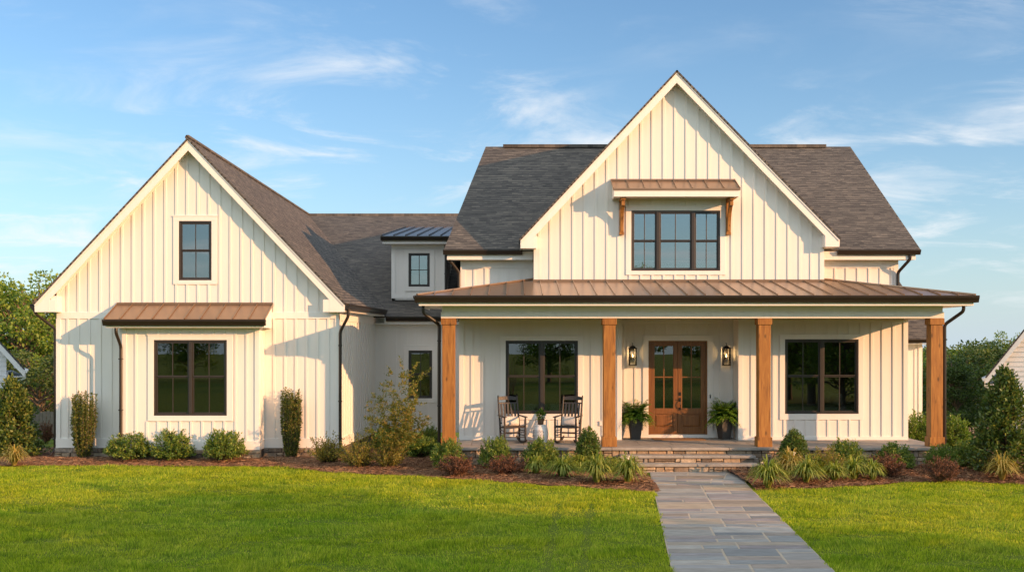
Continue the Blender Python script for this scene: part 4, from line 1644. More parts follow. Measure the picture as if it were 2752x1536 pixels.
R.add([(dr[0] - .4, -0.11, FLOOR), (dr[1] + .4, -0.11, FLOOR), (dr[1] + .4, -3.5, FLOOR), (dr[0] - .4, -3.5, FLOOR),
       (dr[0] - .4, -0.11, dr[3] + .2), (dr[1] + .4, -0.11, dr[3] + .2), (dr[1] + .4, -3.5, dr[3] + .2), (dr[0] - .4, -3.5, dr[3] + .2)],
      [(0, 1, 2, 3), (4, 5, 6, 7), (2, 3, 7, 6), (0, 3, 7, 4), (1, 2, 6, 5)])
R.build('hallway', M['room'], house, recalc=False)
bell = MB(front(YD))
bx = dx(887)
bell.box(bx - 0.02, bx + 0.02, 0.0, 0.03, dz(777), dz(744))
bell.box(bx - 0.011, bx + 0.011, 0.03, 0.036, dz(770), dz(758))
bell.build('doorbell', M['black'], house, bevel=0.004)
out = MB(front(YP))
ox, oz = PX(1150 + 1338 / 2.877, YP), PZ(800 + 968 / 2.877, YP)
out.box(ox - 0.04, ox + 0.04, 0.0, 0.035, oz - 0.06, oz + 0.06)
out.box(ox - 0.05, ox + 0.05, 0.035, 0.045, oz + 0.05, oz + 0.062)
out.build('outlet_cover', M['trim'], house, bevel=0.004)

# ceiling, beam and roof
XBM0, XBM1 = PX(1184.8, YPOST), PX(2537.5, YPOST)
zb0 = PZ(854.6, YPOST)
zb1 = PZ(838, YPOST)
zcr = PZ(812, 25.6)
o = MB()
o.box(XBM0 + 0.3, XBM1 - 0.3, YPOST + 0.3, YD + 0.1, ZCEIL, ZCEIL + 0.03)
o.build('porch_ceiling', M['ceiling'], house)
o = MB()
ZEP = PZ(793, 25.45)
o.box(XBM0, XBM1, YPOST + 0.0, YPOST + 0.30, zb0, zb1)
o.box(XBM0 + 0.025, XBM1 - 0.025, YPOST + 0.025, YPOST + 0.29, zb1, ZEP - 0.10)
for xa, xb in ((XBM0, XBM0 + 0.30), (XBM1 - 0.30, XBM1)):
    o.box(xa, xb, YPOST + 0.303, YP - 0.033 if xa > 5 else YP + 0.7, zb0 + 0.003, zb1)
    o.box(xa + 0.025, xb - 0.025, YPOST + 0.303, YP - 0.033 if xa > 5 else YP + 0.7, zb1, ZEP - 0.10)
o.build('beam', M['trim'], house, bevel=0.005)
OV = 0.55
EX0, EX1, EY = XBM0 - OV, XBM1 + OV, YPOST - OV
SLP = (PZ(756, YG) - ZEP) / (YG - EY)
o = MB()                      # eave fascia and soffit round three sides
o.box(EX0 + 0.06, EX1 - 0.06, EY + 0.035, EY + 0.06, ZEP - 0.245, ZEP - 0.035)
o.box(EX0 + 0.06, EX1 - 0.06, EY + 0.06, YPOST + 0.02, ZEP - 0.215, ZEP - 0.195)
o.box(EX0 + 0.06, EX0 + 0.085, EY + 0.06, YP + 0.7, ZEP - 0.245, ZEP - 0.035)
o.box(EX1 - 0.085, EX1 - 0.06, EY + 0.06, YP, ZEP - 0.245, ZEP - 0.035)
o.box(EX0 + 0.085, XBM0 + 0.02, YPOST + 0.022, YP + 0.7, ZEP - 0.215, ZEP - 0.195)
o.box(XBM1 - 0.02, EX1 - 0.085, YPOST + 0.022, YP, ZEP - 0.215, ZEP - 0.195)
o.build('fascia', M['trim'], house)
YT = YU - 0.01                # the pan runs up to the walls
run = YT - EY
zt = ZEP + SLP * run
b = MB()
b.slab([(EX0, EY, ZEP), (EX1, EY, ZEP), (EX1 - run, YT, zt), (EX0 + run, YT, zt)], 0.025)
nseam = 31
for i in range(1, nseam):
    xs_ = EX0 + (EX1 - EX0) * i / nseam
    y1 = min(YT, EY + min(xs_ - EX0, EX1 - xs_))
    if GX0 - 0.02 < xs_ < GX1 + 0.02:
        y1 = min(y1, YG - 0.005)
    z1 = ZEP + SLP * (y1 - EY)
    b.hexa([(xs_ - .012, EY, ZEP), (xs_ + .012, EY, ZEP), (xs_ + .012, y1, z1), (xs_ - .012, y1, z1),
            (xs_ - .008, EY, ZEP + .034), (xs_ + .008, EY, ZEP + .034), (xs_ + .008, y1, z1 + .034), (xs_ - .008, y1, z1 + .034)])
for s, xa in ((1, EX0), (-1, EX1)):          # side pans and hip caps
    b.slab([(xa, EY, ZEP), (xa + s * run, YT, zt), (xa + s * 0.9, YT, ZEP + SLP * 0.9), (xa, YT, ZEP)], 0.025)
    b.tube([(xa + s * 0.02, EY + 0.02, ZEP + 0.012), (xa + s * run, YT, zt + 0.012)], 0.035, 6)
b.box(GX0 - 0.03, GX1 + 0.03, YG - 0.05, YG - 0.028, ZEP + SLP * (YG - EY) - 0.03, ZEP + SLP * (YG - EY) + 0.05)
b.build('porch_roof', M['metal'], house)
o = MB()
gpp = gutter_profile(0.165, 0.13)
o.extrude_x([(EY + 0.032 - d, ZEP - 0.17 + z) for d, z in gpp], EX0 - 0.03, EX1 + 0.03)
for s, xa in ((-1, EX0 + 0.055), (1, EX1 - 0.055)):
    yb_ = YP + 0.6 if s < 0 else YP
    o.add([(xa + s * d, y, ZEP - 0.17 + z) for y in (EY + 0.033, yb_) for d, z in gpp],
          [tuple(range(10)), tuple(range(19, 9, -1))] + [(i, (i + 1) % 10, 10 + (i + 1) % 10, 10 + i) for i in range(10)])
o.build('gutter', M['gutter'], house)
# floor and its stone face
o = MB()
FX0, FX1 = PX(1178, YPOST), PX(2545, YPOST)
xs_ = FX0
rnd = random.Random(2)
while xs_ < FX1 - 0.01:
    w = min(rnd.uniform(0.9, 1.7), FX1 - xs_)
    if FX1 - xs_ - w < 0.5:
        w = FX1 - xs_
    o.box(xs_ + 0.004, xs_ + w - 0.004, 25.80, 26.42, FLOOR - 0.065, FLOOR - rnd.uniform(0, 0.003))
    xs_ += w
for r_ in range(3):
    xs_ = FX0
    while xs_ < FX1 - 0.01:
        w = min(rnd.uniform(0.5, 1.1), FX1 - xs_)
        ya, yb_ = 26.424 + r_ * 0.75, 26.424 + (r_ + 1) * 0.75 - 0.008
        o.box(xs_ + 0.004, xs_ + w - 0.004, ya, yb_, FLOOR - 0.065, FLOOR - rnd.uniform(0, 0.003))
        xs_ += w
o.build('porch_floor', M['tread'], house, bevel=0.008)
SX0, SX1 = PX(1668, 25.5), PX(2031, 25.5)
stones(front(25.88), FX0 + 0.04, SX0, -0.05, FLOOR - 0.066, 12, 3).build('foundation', M['stone'], house)
stones(front(25.88), SX1, FX1 - 0.04, -0.05, FLOOR - 0.066, 13, 3).build('foundation', M['stone'], house)
o = MB()
o.box(FX0 + 0.06, FX1 - 0.06, 25.93, 28.5, -0.1, FLOOR - 0.068)
o.build('foundation', M['mortar'], house)
levels = [(25.88, FLOOR - 0.066, None), (25.50, FLOOR - 0.135, 25.86), (25.14, FLOOR - 0.292, 25.50)]
z_prev = 0.0
tops = [0.365, 0.205]
T1, T2 = (25.46, 25.90, tops[0], SX0, SX1), (25.10, 25.50, tops[1], PX(1690, 25.15), PX(2041, 25.15))
o = MB()
for ya, yb_, zt_, a, c in (T1, T2):
    xs_ = a
    while xs_ < c - 0.01:
        w = min(rnd.uniform(1.0, 1.6), c - xs_)
        if c - xs_ - w < 0.5:
            w = c - xs_
        o.box(xs_ + 0.004, xs_ + w - 0.004, ya, yb_, zt_ - 0.062, zt_ - rnd.uniform(0, 0.003))
        xs_ += w
    # one object per step
    sp_ = o.build('step', M['tread'], house, bevel=0.010)
    o = MB()
    st_ = stones(front(ya + 0.05), a + 0.03, c - 0.03, -0.03, zt_ - 0.063, int(ya * 10), 1 if zt_ < 0.3 else 2)
    st_.build('riser', M['stone'], sp_)
    q = MB()
    q.box(a + 0.05, c - 0.05, ya + 0.10, yb_ + 0.3, -0.05, zt_ - 0.066)
    q.build('core', M['mortar'], sp_)
stones(front(25.88), SX0, SX1, tops[0] - 0.01, FLOOR - 0.066, 31, 1).build('riser', M['stone'], house)

# posts
for (pa, pc) in ((1186.5, 1224), (1621.5, 1655), (2039, 2072), (2501.5, 2535.5)):
    xa, xc = PX(pa, YPOST), PX(pc, YPOST)
    c_ = (xa + xc) / 2
    w = 0.152 if pa < 1200 else 0.146
    yc = YPOST + 0.155
    o = MB()
    o.box(c_ - w, c_ + w, yc - w, yc + w, FLOOR, zb0 - 0.001)
    p = o.build('porch_post', M['cedar'], house, bevel=0.006)
    o = MB()
    o.box(c_ - w - 0.028, c_ + w + 0.028, yc - w - 0.028, yc + w + 0.028, zb0 - 0.155, zb0 - 0.003)
    o.build('cap', M['cedar'], p, bevel=0.005)
    o = MB()
    o.box(c_ - w - 0.032, c_ + w + 0.032, yc - w - 0.032, yc + w + 0.032, FLOOR + 0.001, FLOOR + 0.235)
    o.build('base', M['cedar'], p, bevel=0.005)

# right rear range seen past the porch end
YQ = 33.0
qx0, qx1 = PX(2400, YQ), PX(2477, YQ)
b = siding(front(YQ), qx0, qx1, 0.0, PZ(925, YQ), sp=0.26, phase=qx1 - 0.2)
b.build('wall', M['white'], house)
o = MB()
o.box(qx0, qx1, -0.01 + YQ - 0.03, YQ - 0.0, PZ(927, YQ), PZ(920, YQ))
o.box(qx1 - 0.1, qx1 + 0.01, YQ - 0.03, YQ - 0.001, 0, PZ(927, YQ))
o.build('trim_board', M['trim'], house)
o = MB()
zq = PZ(910, YQ - 0.4)
o.slab([(qx0 - 1, YQ - 0.4, zq), (qx1 + 0.35, YQ - 0.4, zq), (qx1 + 0.35, YQ + 4, zq + 2.6), (qx0 - 1, YQ + 4, zq + 2.6)], 0.05)
o.build('roof', M['shingle'], house, uvdir=((1, 0, 0), (0, 4.4, 2.6)))
o = MB()
o.extrude_x([(YQ - 0.4 - d, zq - 0.12 + z) for d, z in gutter_profile(0.11, 0.1)], qx0, qx1 + 0.35)
o.build('gutter', M['gutter'], house)
o = MB()
o.box(qx0, qx1 + 0.3, YQ - 0.395, YQ - 0.05, zq - 0.16, zq - 0.13)
o.build('fascia', M['trim'], house)
o = MB()
o.box(qx1 - 0.1, qx1, YQ + 0.1, 40, 0, zq)
o.build('wall', M['white'], house)

# downspouts
yd = YW - 0.07
zg = PZ(838, YRK)
downspout([(XTL + 0.16 - 0.22, YRK + 0.1, ZEAVE - 0.14), (XTL + 0.0, YRK + 0.1, zg - 0.05), (XL - 0.06, yd + 0.1, zg - 0.42), (XL - 0.06, yd + 0.1, 0.28), (XL - 0.14, yd, 0.12)])
downspout([(PX(309, YBE), YBE + 0.07, zbe - 0.14), (PX(309, YBE), YBE + 0.07, zbe - 0.35), (XB0 - 0.02, YB - 0.08, zbe - 0.68), (XB0 - 0.02, YB - 0.08, 0.25), (XB0 + 0.0, YB - 0.22, 0.14)])
downspout([(XTR + 0.07, YRK + 0.10, ZEAVE - 0.14), (XTR + 0.07, YRK + 0.10, ZEAVE - 0.33), (XR + 0.05, yd, ZEAVE - 0.72), (XR + 0.05, yd, 0.32), (XR + 0.22, yd - 0.12, 0.16)])
downspout([(EX0 + 0.13, YPOST - 0.1, ZEP - 0.16), (EX0 + 0.13, YPOST - 0.1, ZEP - 0.40), (XBM0 - 0.05, YPOST + 0.16, ZEP - 0.68), (XBM0 - 0.05, YPOST + 0.16, 0.2)])
downspout([(XM0 - 0.28, YUE + 0.12, ZU_E - 0.13), (XM0 - 0.28, YUE + 0.12, ZU_E - 0.28), (XM0 - 0.05, YU - 0.08, ZU_E - 0.58), (XM0 - 0.05, YU - 0.08, 4.3)])
downspout([(XM1 + 0.18, YUE + 0.0, ZU_E - 0.13), (XM1 + 0.18, YUE + 0.0, ZU_E - 0.26), (XM1 - 0.02, YU - 0.08, ZU_E - 0.58), (XM1 - 0.02, YU - 0.08, 4.45)])
downspout([(EX1 - 0.1, YPOST - 0.05, ZEP - 0.16), (EX1 - 0.1, YPOST - 0.05, ZEP - 0.36), (XBM1 + 0.05, YPOST + 0.1, ZEP - 0.68), (XBM1 + 0.05, YPOST + 0.1, 0.45), (XBM1 + 0.22, YPOST - 0.05, 0.3)])
downspout([(XD1 + 0.03, YDM - 0.05, zde - 0.15), (XD1 + 0.03, YDM - 0.05, zd0 + 0.05)])


# ------------------------------------------------------------------ things on the porch
def lantern(px, label):
    x = PX(px, YD)
    zb, zt_ = PZ(981.5, YD), PZ(933, YD)
    y = YD - 0.03
    root = empty('wall_lantern', (x, y, (zb + zt_) / 2), 0, label, 'lantern', 'wall lanterns beside the front door')
    w, yc = 0.088, y - 0.13
    o = MB()
    o.box(x - 0.055, x + 0.055, y - 0.02, y + 0.005, zb + 0.15, zt_ + 0.02)
    o.build('wall_plate', M['black'], root, bevel=0.003)
    o = MB()
    for sx in (-1, 1):
        for sy in (-1, 1):
            o.box(x + sx * w - 0.010, x + sx * w + 0.010, yc + sy * w - 0.010, yc + sy * w + 0.010, zb + 0.02, zt_ - 0.03)
    o.box(x - w - 0.012, x + w + 0.012, yc - w - 0.012, yc + w + 0.012, zb, zb + 0.022)
    o.box(x - w - 0.020, x + w + 0.020, yc - w - 0.020, yc + w + 0.020, zt_ - 0.035, zt_ - 0.012)
    o.hexa([(x - w, yc - w, zt_ - 0.012), (x + w, yc - w, zt_ - 0.012), (x + w, yc + w, zt_ - 0.012), (x - w, yc + w, zt_ - 0.012),
            (x - .03, yc - .03, zt_ + 0.045), (x + .03, yc - .03, zt_ + 0.045), (x + .03, yc + .03, zt_ + 0.045), (x - .03, yc + .03, zt_ + 0.045)])
    o.tube([(x, yc, zt_ + 0.04), (x, yc, zt_ + 0.11), (x, y - 0.03, zt_ + 0.11)], 0.009, 8)
    o.build('frame', M['black'], root, bevel=0.002)
    g = MB()
    for sx in (-1, 1):
        g.box(x + sx * w - 0.001, x + sx * w + 0.001, yc - w + 0.011, yc + w - 0.011, zb + 0.022, zt_ - 0.036)
    g.box(x - w + 0.011, x + w - 0.011, yc - w - 0.001, yc - w + 0.001, zb + 0.022, zt_ - 0.036)
    g.build('pane', M['glassclear'], root)
    o = MB()
    o.lathe([(0.018, 0.0), (0.018, 0.12)], 10, (x, yc, zb + 0.10))
    o.build('candle', M['ceramic'], root)
    o = MB()
    o.lathe([(0.008, 0.0), (0.017, 0.02), (0.015, 0.045), (0.003, 0.085)], 10, (x, yc, zb + 0.222))
    o.build('bulb', M['bulb'], root, smooth=True)
    lt = bpy.data.lights.new('lantern_light', 'POINT')
    lt.energy = 2.2
    lt.color = (1.0, 0.62, 0.28)
    lt.shadow_soft_size = 0.03
    lo = bpy.data.objects.new('lantern_light', lt)
    COL.objects.link(lo)
    lo.parent = root
    lo.location = (0, yc - y, zb + 0.33 - (zb + zt_) / 2)


lantern(1698.5, 'black glass wall lantern left of the wooden double door')
lantern(1949.0, 'black glass wall lantern right of the wooden double door')


def rocker():
    root = empty('rocking_chair', (0, 0, 0))
    W2, SD = 0.27, 0.24           # half width, half seat depth (front at -y)
    ch = M['chair']
    o = MB()                      # woven seat, dished
    n = 8
    for i in range(n):
        for j in range(n):
            pass
    vs = []
    for j in range(n + 1):
        for i in range(n + 1):
            u, v = i / n * 2 - 1, j / n * 2 - 1
            vs.append((u * W2 * (0.98 if v < 0 else 0.93), v * SD, 0.43 - 0.03 * v - 0.025 * (1 - u * u) * (1 - v * v)))
    top = len(vs)
    vs += [(x, y, z - 0.035) for x, y, z in vs]
    fs = []
    q = lambda i, j: j * (n + 1) + i
    for j in range(n):
        for i in range(n):
            fs.append((q(i, j), q(i + 1, j), q(i + 1, j + 1), q(i, j + 1)))
            fs.append(tuple(top + k for k in (q(i, j + 1), q(i + 1, j + 1), q(i + 1, j), q(i, j))))
    for i in range(n):
        fs.append((q(i, 0), q(i + 1, 0), top + q(i + 1, 0), top + q(i, 0)))
        fs.append((q(i, n), q(i + 1, n), top + q(i + 1, n), top + q(i, n)))
        fs.append((q(0, i), q(0, i + 1), top + q(0, i + 1), top + q(0, i)))
        fs.append((q(n, i), q(n, i + 1), top + q(n, i + 1), top + q(n, i)))
    o.add(vs, fs)
    o.build('seat', M['wicker'], root)
    bx = lambda z: SD + 0.01 + max(0, z - 0.40) * 0.27      # rake of the back
    for s in (-1, 1):
        o = MB()                  # rear post runs up as the back post
        zs = [0.07, 0.25, 0.42, 0.7, 0.95, 1.14, 1.18]
        o.tube([(s * W2 * 0.93, bx(z) - (0.03 if z < 0.3 else 0), z) for z in zs], [.023, .026, .027, .025, .023, .021, .013], 8)
        o.build('back_post', ch, root, smooth=True)
        o = MB()
        o.tube([(s * W2, -SD, z) for z in (0.06, 0.2, 0.42, 0.62, 0.655)], [.023, .026, .027, .023, .019], 8)
        o.build('leg', ch, root, smooth=True)
        o = MB()                  # flat arm with a rounded nose
        y0, y1 = -SD - 0.07, bx(0.68) + 0.01
        pts = [(y0, 0.020), (y0 + 0.04, 0.050), (y0 + 0.14, 0.046), (0.0, 0.034), (y1, 0.026)]
        vs = []
        for y, w in pts:
            z = 0.655 + (y - y0) * 0.02
            vs += [(s * W2 - w, y, z), (s * W2 + w, y, z), (s * W2 + w, y, z + 0.022), (s * W2 - w, y, z + 0.022)]
        fs = [(0, 1, 2, 3), (19, 18, 17, 16)]
        for i in range(4):
            for k in range(4):
                fs.append((i * 4 + k, i * 4 + (k + 1) % 4, i * 4 + 4 + (k + 1) % 4, i * 4 + 4 + k))
        o.add(vs, fs)
        o.build('armrest', ch, root, bevel=0.006)
        o = MB()                  # curved runner
        R_ = 1.05
        pts = []
        for i in range(13):
            th = (-0.42 + 0.88 * i / 12)
            pts.append((s * W2 * 0.97, R_ * math.sin(th) + 0.05, R_ - R_ * math.cos(th) + 0.022))
        o.tube(pts, [.016] + [.026] * 11 + [.016], 8, sq=1.25)
        o.build('runner', ch, root, smooth=True)
    o = MB()                      # ladder of rails and slats
    for z, h in ((1.10, 0.075), (0.985, 0.035), (0.49, 0.035)):
        n_ = 8
        for i in range(n_):
            u0_, u1_ = -1 + 2 * i / n_, -1 + 2 * (i + 1) / n_
            f = lambda u: 0.035 * (1 - u * u)
            cr = lambda u: (0.025 * (1 - u * u) if h > 0.05 else 0)
            xa, xb = u0_ * W2 * 0.9, u1_ * W2 * 0.9
            ya, yb_ = bx(z) + f(u0_) - 0.01, bx(z) + f(u1_) - 0.01
            o.hexa([(xa, ya, z - h / 2), (xb, yb_, z - h / 2), (xb, yb_ + 0.018, z - h / 2), (xa, ya + 0.018, z - h / 2),
                    (xa, ya + h * .27, z + h / 2 + cr(u0_)), (xb, yb_ + h * .27, z + h / 2 + cr(u1_)), (xb, yb_ + 0.018 + h * .27, z + h / 2 + cr(u1_)), (xa, ya + 0.018 + h * .27, z + h / 2 + cr(u0_))])
    for i in range(5):
        u = (-0.72 + 0.36 * i)
        f = 0.035 * (1 - u * u)
        x = u * W2 * 0.9
        o.hexa([(x - .025, bx(.5) + f - 0.006, 0.5), (x + .025, bx(.5) + f - 0.006, 0.5), (x + .025, bx(.5) + f + 0.006, 0.5), (x - .025, bx(.5) + f + 0.006, 0.5),
                (x - .025, bx(.975) + f - 0.006, 0.975), (x + .025, bx(.975) + f - 0.006, 0.975), (x + .025, bx(.975) + f + 0.006, 0.975), (x - .025, bx(.975) + f + 0.006, 0.975)])
    o.build('backrest', ch, root, bevel=0.003)
    o = MB()
    for z in (0.17, 0.29):
        o.tube([(-W2, -SD, z), (W2, -SD, z)], 0.012, 6)
        for s in (-1, 1):
            o.tube([(s * W2, -SD, z + 0.03), (s * W2 * .94, bx(0) - 0.02, z + 0.03)], 0.012, 6)
    o.tube([(-W2 * .93, bx(0) - 0.02, 0.23), (W2 * .93, bx(0) - 0.02, 0.23)], 0.012, 6)
    o.tube([(-W2, -SD, 0.41), (W2, -SD, 0.41)], 0.018, 6)
    o.build('stretcher', ch, root)
    return root


CHG = 'black rocking chairs on the porch'
ch1 = rocker()
tag(ch1, 'black slatted rocking chair left of the white garden stool, turned to the right', 'rocking chair', CHG)
ch1.location = (PX(1377, 26.95), 27.0, FLOOR)
ch1.rotation_euler = (0.0, 0, math.radians(16))
ch2 = copy_tree(ch1)
tag(ch2, 'black slatted rocking chair right of the white garden stool, turned to the left', 'rocking chair', CHG)
ch2.location = (PX(1527, 26.95), 27.0, FLOOR)
ch2.rotation_euler = (0.0, 0, math.radians(-19))


def pillow(chair, label):
    """lumbar cushion leaning on the chair back"""
    n = 10
    vs, fs = [], []
    for side in (-1, 1):
        for j in range(n + 1):
            for i in range(n + 1):
                u, v = i / n * 2 - 1, j / n * 2 - 1
                t_ = ((1 - u ** 4) * (1 - v ** 4)) ** 0.5 * 0.055
                vs.append((u * 0.225 * (1 - 0.06 * v * v), side * t_ * 1.1, v * 0.12 * (1 - 0.06 * u * u)))
    k = (n + 1) ** 2
    q = lambda i, j: j * (n + 1) + i
    for j in range(n):
        for i in range(n):
            f = (q(i, j), q(i + 1, j), q(i + 1, j + 1), q(i, j + 1))
            fs.append(f)
            fs.append(tuple(k + x for x in reversed(f)))
    R_ = Matrix.Translation((0, 0.172, 0.545)) @ Matrix.Rotation(math.radians(-15), 4, 'X')
    R_ = Matrix.Translation(chair.location) @ Matrix.Rotation(chair.rotation_euler[2], 4, 'Z') @ R_
    o = MB(lambda x, y, z: R_ @ Vector((x, y, z)))
    o.add(vs, fs)
    ob = o.build('cushion', M['cushion'], smooth=True)
    tag(ob, label, 'cushion', 'pale cushions on the rocking chairs')


pillow(ch1, 'pale speckled cushion on the rocking chair left of the stool')
pillow(ch2, 'pale speckled cushion on the rocking chair right of the stool')


def stool():
    x, y = PX(1453, 27.1), 27.1
    o = MB()
    root = empty('garden_stool', (x, y, FLOOR), 0, 'white ceramic drum stool with pierced lattice between the rocking chairs', 'stool')
    prof = [(0.150, 0.0), (0.160, 0.015), (0.165, 0.05), (0.188, 0.12), (0.198, 0.22), (0.190, 0.32), (0.168, 0.40), (0.160, 0.425), (0.165, 0.44), (0.155, 0.455), (0.10, 0.458)]
    o.lathe(prof, 32, (x, y, FLOOR))
    o.build('body', M['ceramic'], root, smooth=True)
    hole = MB()
    for r_ in range(7):
        z = 0.10 + r_ * 0.036
        rad = np.interp(z, [p[1] for p in prof], [p[0] for p in prof]) + 0.0015
        for k in range(9):
            th = -math.pi / 2 - 0.55 + (k - 4 + 0.5 * (r_ % 2)) * 0.2
            c = Vector((x + rad * math.cos(th), y + rad * math.sin(th), FLOOR + z))
            nrm = Vector((math.cos(th), math.sin(th), 0))
            tg_ = Vector((-math.sin(th), math.cos(th), 0))
            d = 0.0115
            hole.add([tuple(c + tg_ * (d * math.cos(a_)) + Vector((0, 0, d * math.sin(a_))) + nrm * 0.0) for a_ in [i * math.pi / 4 for i in range(8)]] +
                     [tuple(c + tg_ * (d * math.cos(a_)) + Vector((0, 0, d * math.sin(a_))) - nrm * 0.02) for a_ in [i * math.pi / 4 for i in range(8)]],
                     [tuple(range(8))] + [(i, (i + 1) % 8, 8 + (i + 1) % 8, 8 + i) for i in range(8)])
    hole.build('lattice', M['darkhole'], root)
    # little plant on it
    rt = empty('potted_plant', (x, y, FLOOR + 0.458), 0, 'small leafy plant in a brown pot standing on the white stool', 'plant')
    o = MB()
    o.lathe([(0.055, 0.0), (0.075, 0.01), (0.082, 0.12), (0.088, 0.14), (0.088, 0.155), (0.070, 0.155), (0.068, 0.145)], 12, (x, y, FLOOR + 0.459), rot=0.3)
    o.build('pot', M['basket'], rt)
    rng = np.random.default_rng(4)
    n = 170
    d = unit(rng.normal(size=(n, 3)) * [1, 1, 0.8] + [0, 0, 0.35])
    p = d * rng.uniform(0.03, 0.13, (n, 1)) * [1.0, 1.0, 1.0] + [0, 0, 0.235]
    V, Fc = leaf_quads(p, unit(d + rng.normal(0, 0.4, (n, 3))), rng.uniform(.05, .09, n), rng.uniform(.035, .055, n), rng, 0.6)
    np_mesh('foliage', V, Fc, M['leaf_bright'], rt)


stool()


def fern(px, label, seed):
    y = YD - 0.42
    x = PX(px, y)
    root = empty('potted_fern', (x, y, FLOOR), 0, label, 'potted fern', 'ferns in tall planters at the front door')
    o = MB()
    hgt, t_, b_ = 0.54, 0.25, 0.165
    rot = math.pi / 4 + (0.06 if seed == 1 else 0.35)
    o.lathe([(b_, 0.0), (t_ - 0.01, hgt - 0.06), (t_ + 0.006, hgt - 0.055), (t_ + 0.010, hgt), (t_ - 0.02, hgt), (t_ - 0.03, hgt - 0.05)], 4, (x, y, FLOOR), rot=rot)
    o.build('planter', M['pot'], root, bevel=0.004)
    o = MB()
    o.lathe([(t_ - 0.032, hgt - 0.06), (t_ - 0.032, hgt - 0.045)], 4, (x, y, FLOOR), rot=rot)
    o.build('soil', M['soil'], root)
    rng = np.random.default_rng(seed)
    Vs, Fs, base = [], [], 0
    for k in range(150):
        az = rng.uniform(0, 2 * np.pi)
        el = rng.uniform(0.15, 1.0) ** 0.8
        L_ = rng.uniform(0.46, 0.72)
        out = np.array([math.cos(az), math.sin(az), 0])
        n = 22
        s = np.linspace(0.12, 1, n)
        lift = 1.10 * el + 0.12
        pos = out[None] * (s * L_ * (0.95 - 0.35 * el))[:, None] + np.array([0, 0, 1])[None] * ((s * lift - s ** 2.2 * (0.50 + 0.28 * (1 - el))) * L_ * 1.2)[:, None]
        tan = unit(np.gradient(pos, axis=0))
        side = np.array([-math.sin(az), math.cos(az), 0])
        for sg in (-1, 1):
            d = unit(tan * 0.55 + sg * side[None] + rng.normal(0, 0.12, (n, 3)) + np.array([0, 0, -0.15]))
            ln = 0.085 * np.sin(np.pi * np.clip(s * 0.9 + 0.08, 0, 1)) + 0.014
            V, Fc = leaf_quads(pos + [0, 0, hgt - 0.03], d, ln, ln * 0.36, rng, 0.7)
            Vs.append(V)
            Fs.append(Fc + base)
            base += len(V)
    np_mesh('fronds', np.concatenate(Vs), np.concatenate(Fs), M['leaf_fern'], root)


fern(1707.5, 'arching green fern in a tall charcoal planter left of the door', 1)
fern(1946.5, 'arching green fern in a tall charcoal planter right of the door', 2)
o = MB()
o.box(PX(1757, 27.9), PX(1895, 27.9), 27.78, 28.35, FLOOR + 0.001, FLOOR + 0.018)
tag(o.build('doormat', M['mat'], bevel=0.004), 'thin brown coir doormat in front of the wooden double door', 'doormat')


def soft_block(name, cx, cy, cz, sx, sy, sz, mat, parent=None, bev=0.05):
    o = MB()
    o.box(cx - sx / 2, cx + sx / 2, cy - sy / 2, cy + sy / 2, cz, cz + sz)
    return o.build(name, mat, parent, smooth=True, bevel=bev)


M['linen'] = m_plain('pale_linen', (0.62, 0.58, 0.48), 0.95, 0, 0.12, 20.0)
xw_, zw_ = (wl[0] + wl[1]) / 2, wl[2]
sofa = empty('sofa', (xw_ + 0.18, YP + 0.55, FLOOR), 0, 'pale linen sofa back seen through the porch window behind the rocking chairs', 'sofa')
soft_block('base', xw_ + 0.18, YP + 0.60, FLOOR + 0.1, 1.5, 0.75, 0.32, M['linen'], sofa)
for k_ in (-1, 1):
    soft_block('back_cushion', xw_ + 0.18 + k_ * 0.36, YP + 0.38, FLOOR + 0.42, 0.66, 0.16, zw_ + 0.24 - FLOOR - 0.42, M['linen'], sofa, 0.04)
xw_ = (wr[0] + wr[1]) / 2
bed = empty('bed', (xw_ + 0.1, YP + 1.2, FLOOR), 0, 'bed with pale cover and pillows seen through the right porch window', 'bed')
soft_block('mattress', xw_ + 0.1, YP + 1.15, FLOOR + 0.15, 1.9, 1.6, wr[2] + 0.16 - FLOOR - 0.15, M['linen'], bed)
for k_ in range(2):
    soft_block('pillow', xw_ + 0.62, YP + 0.75 + k_ * 0.7, wr[2] + 0.17, 0.2, 0.55, 0.34, M['linen'], bed, 0.08)


# ------------------------------------------------------------------ plants
def stem_mesh(name, lines, mat, parent, n=5):
    b = MB()
    for pts, r0, r1 in lines:
        k = len(pts)
        b.tube(pts, [r0 + (r1 - r0) * i / (k - 1) for i in range(k)], n, False)
    return b.build(name, mat, parent, smooth=True, recalc=False)


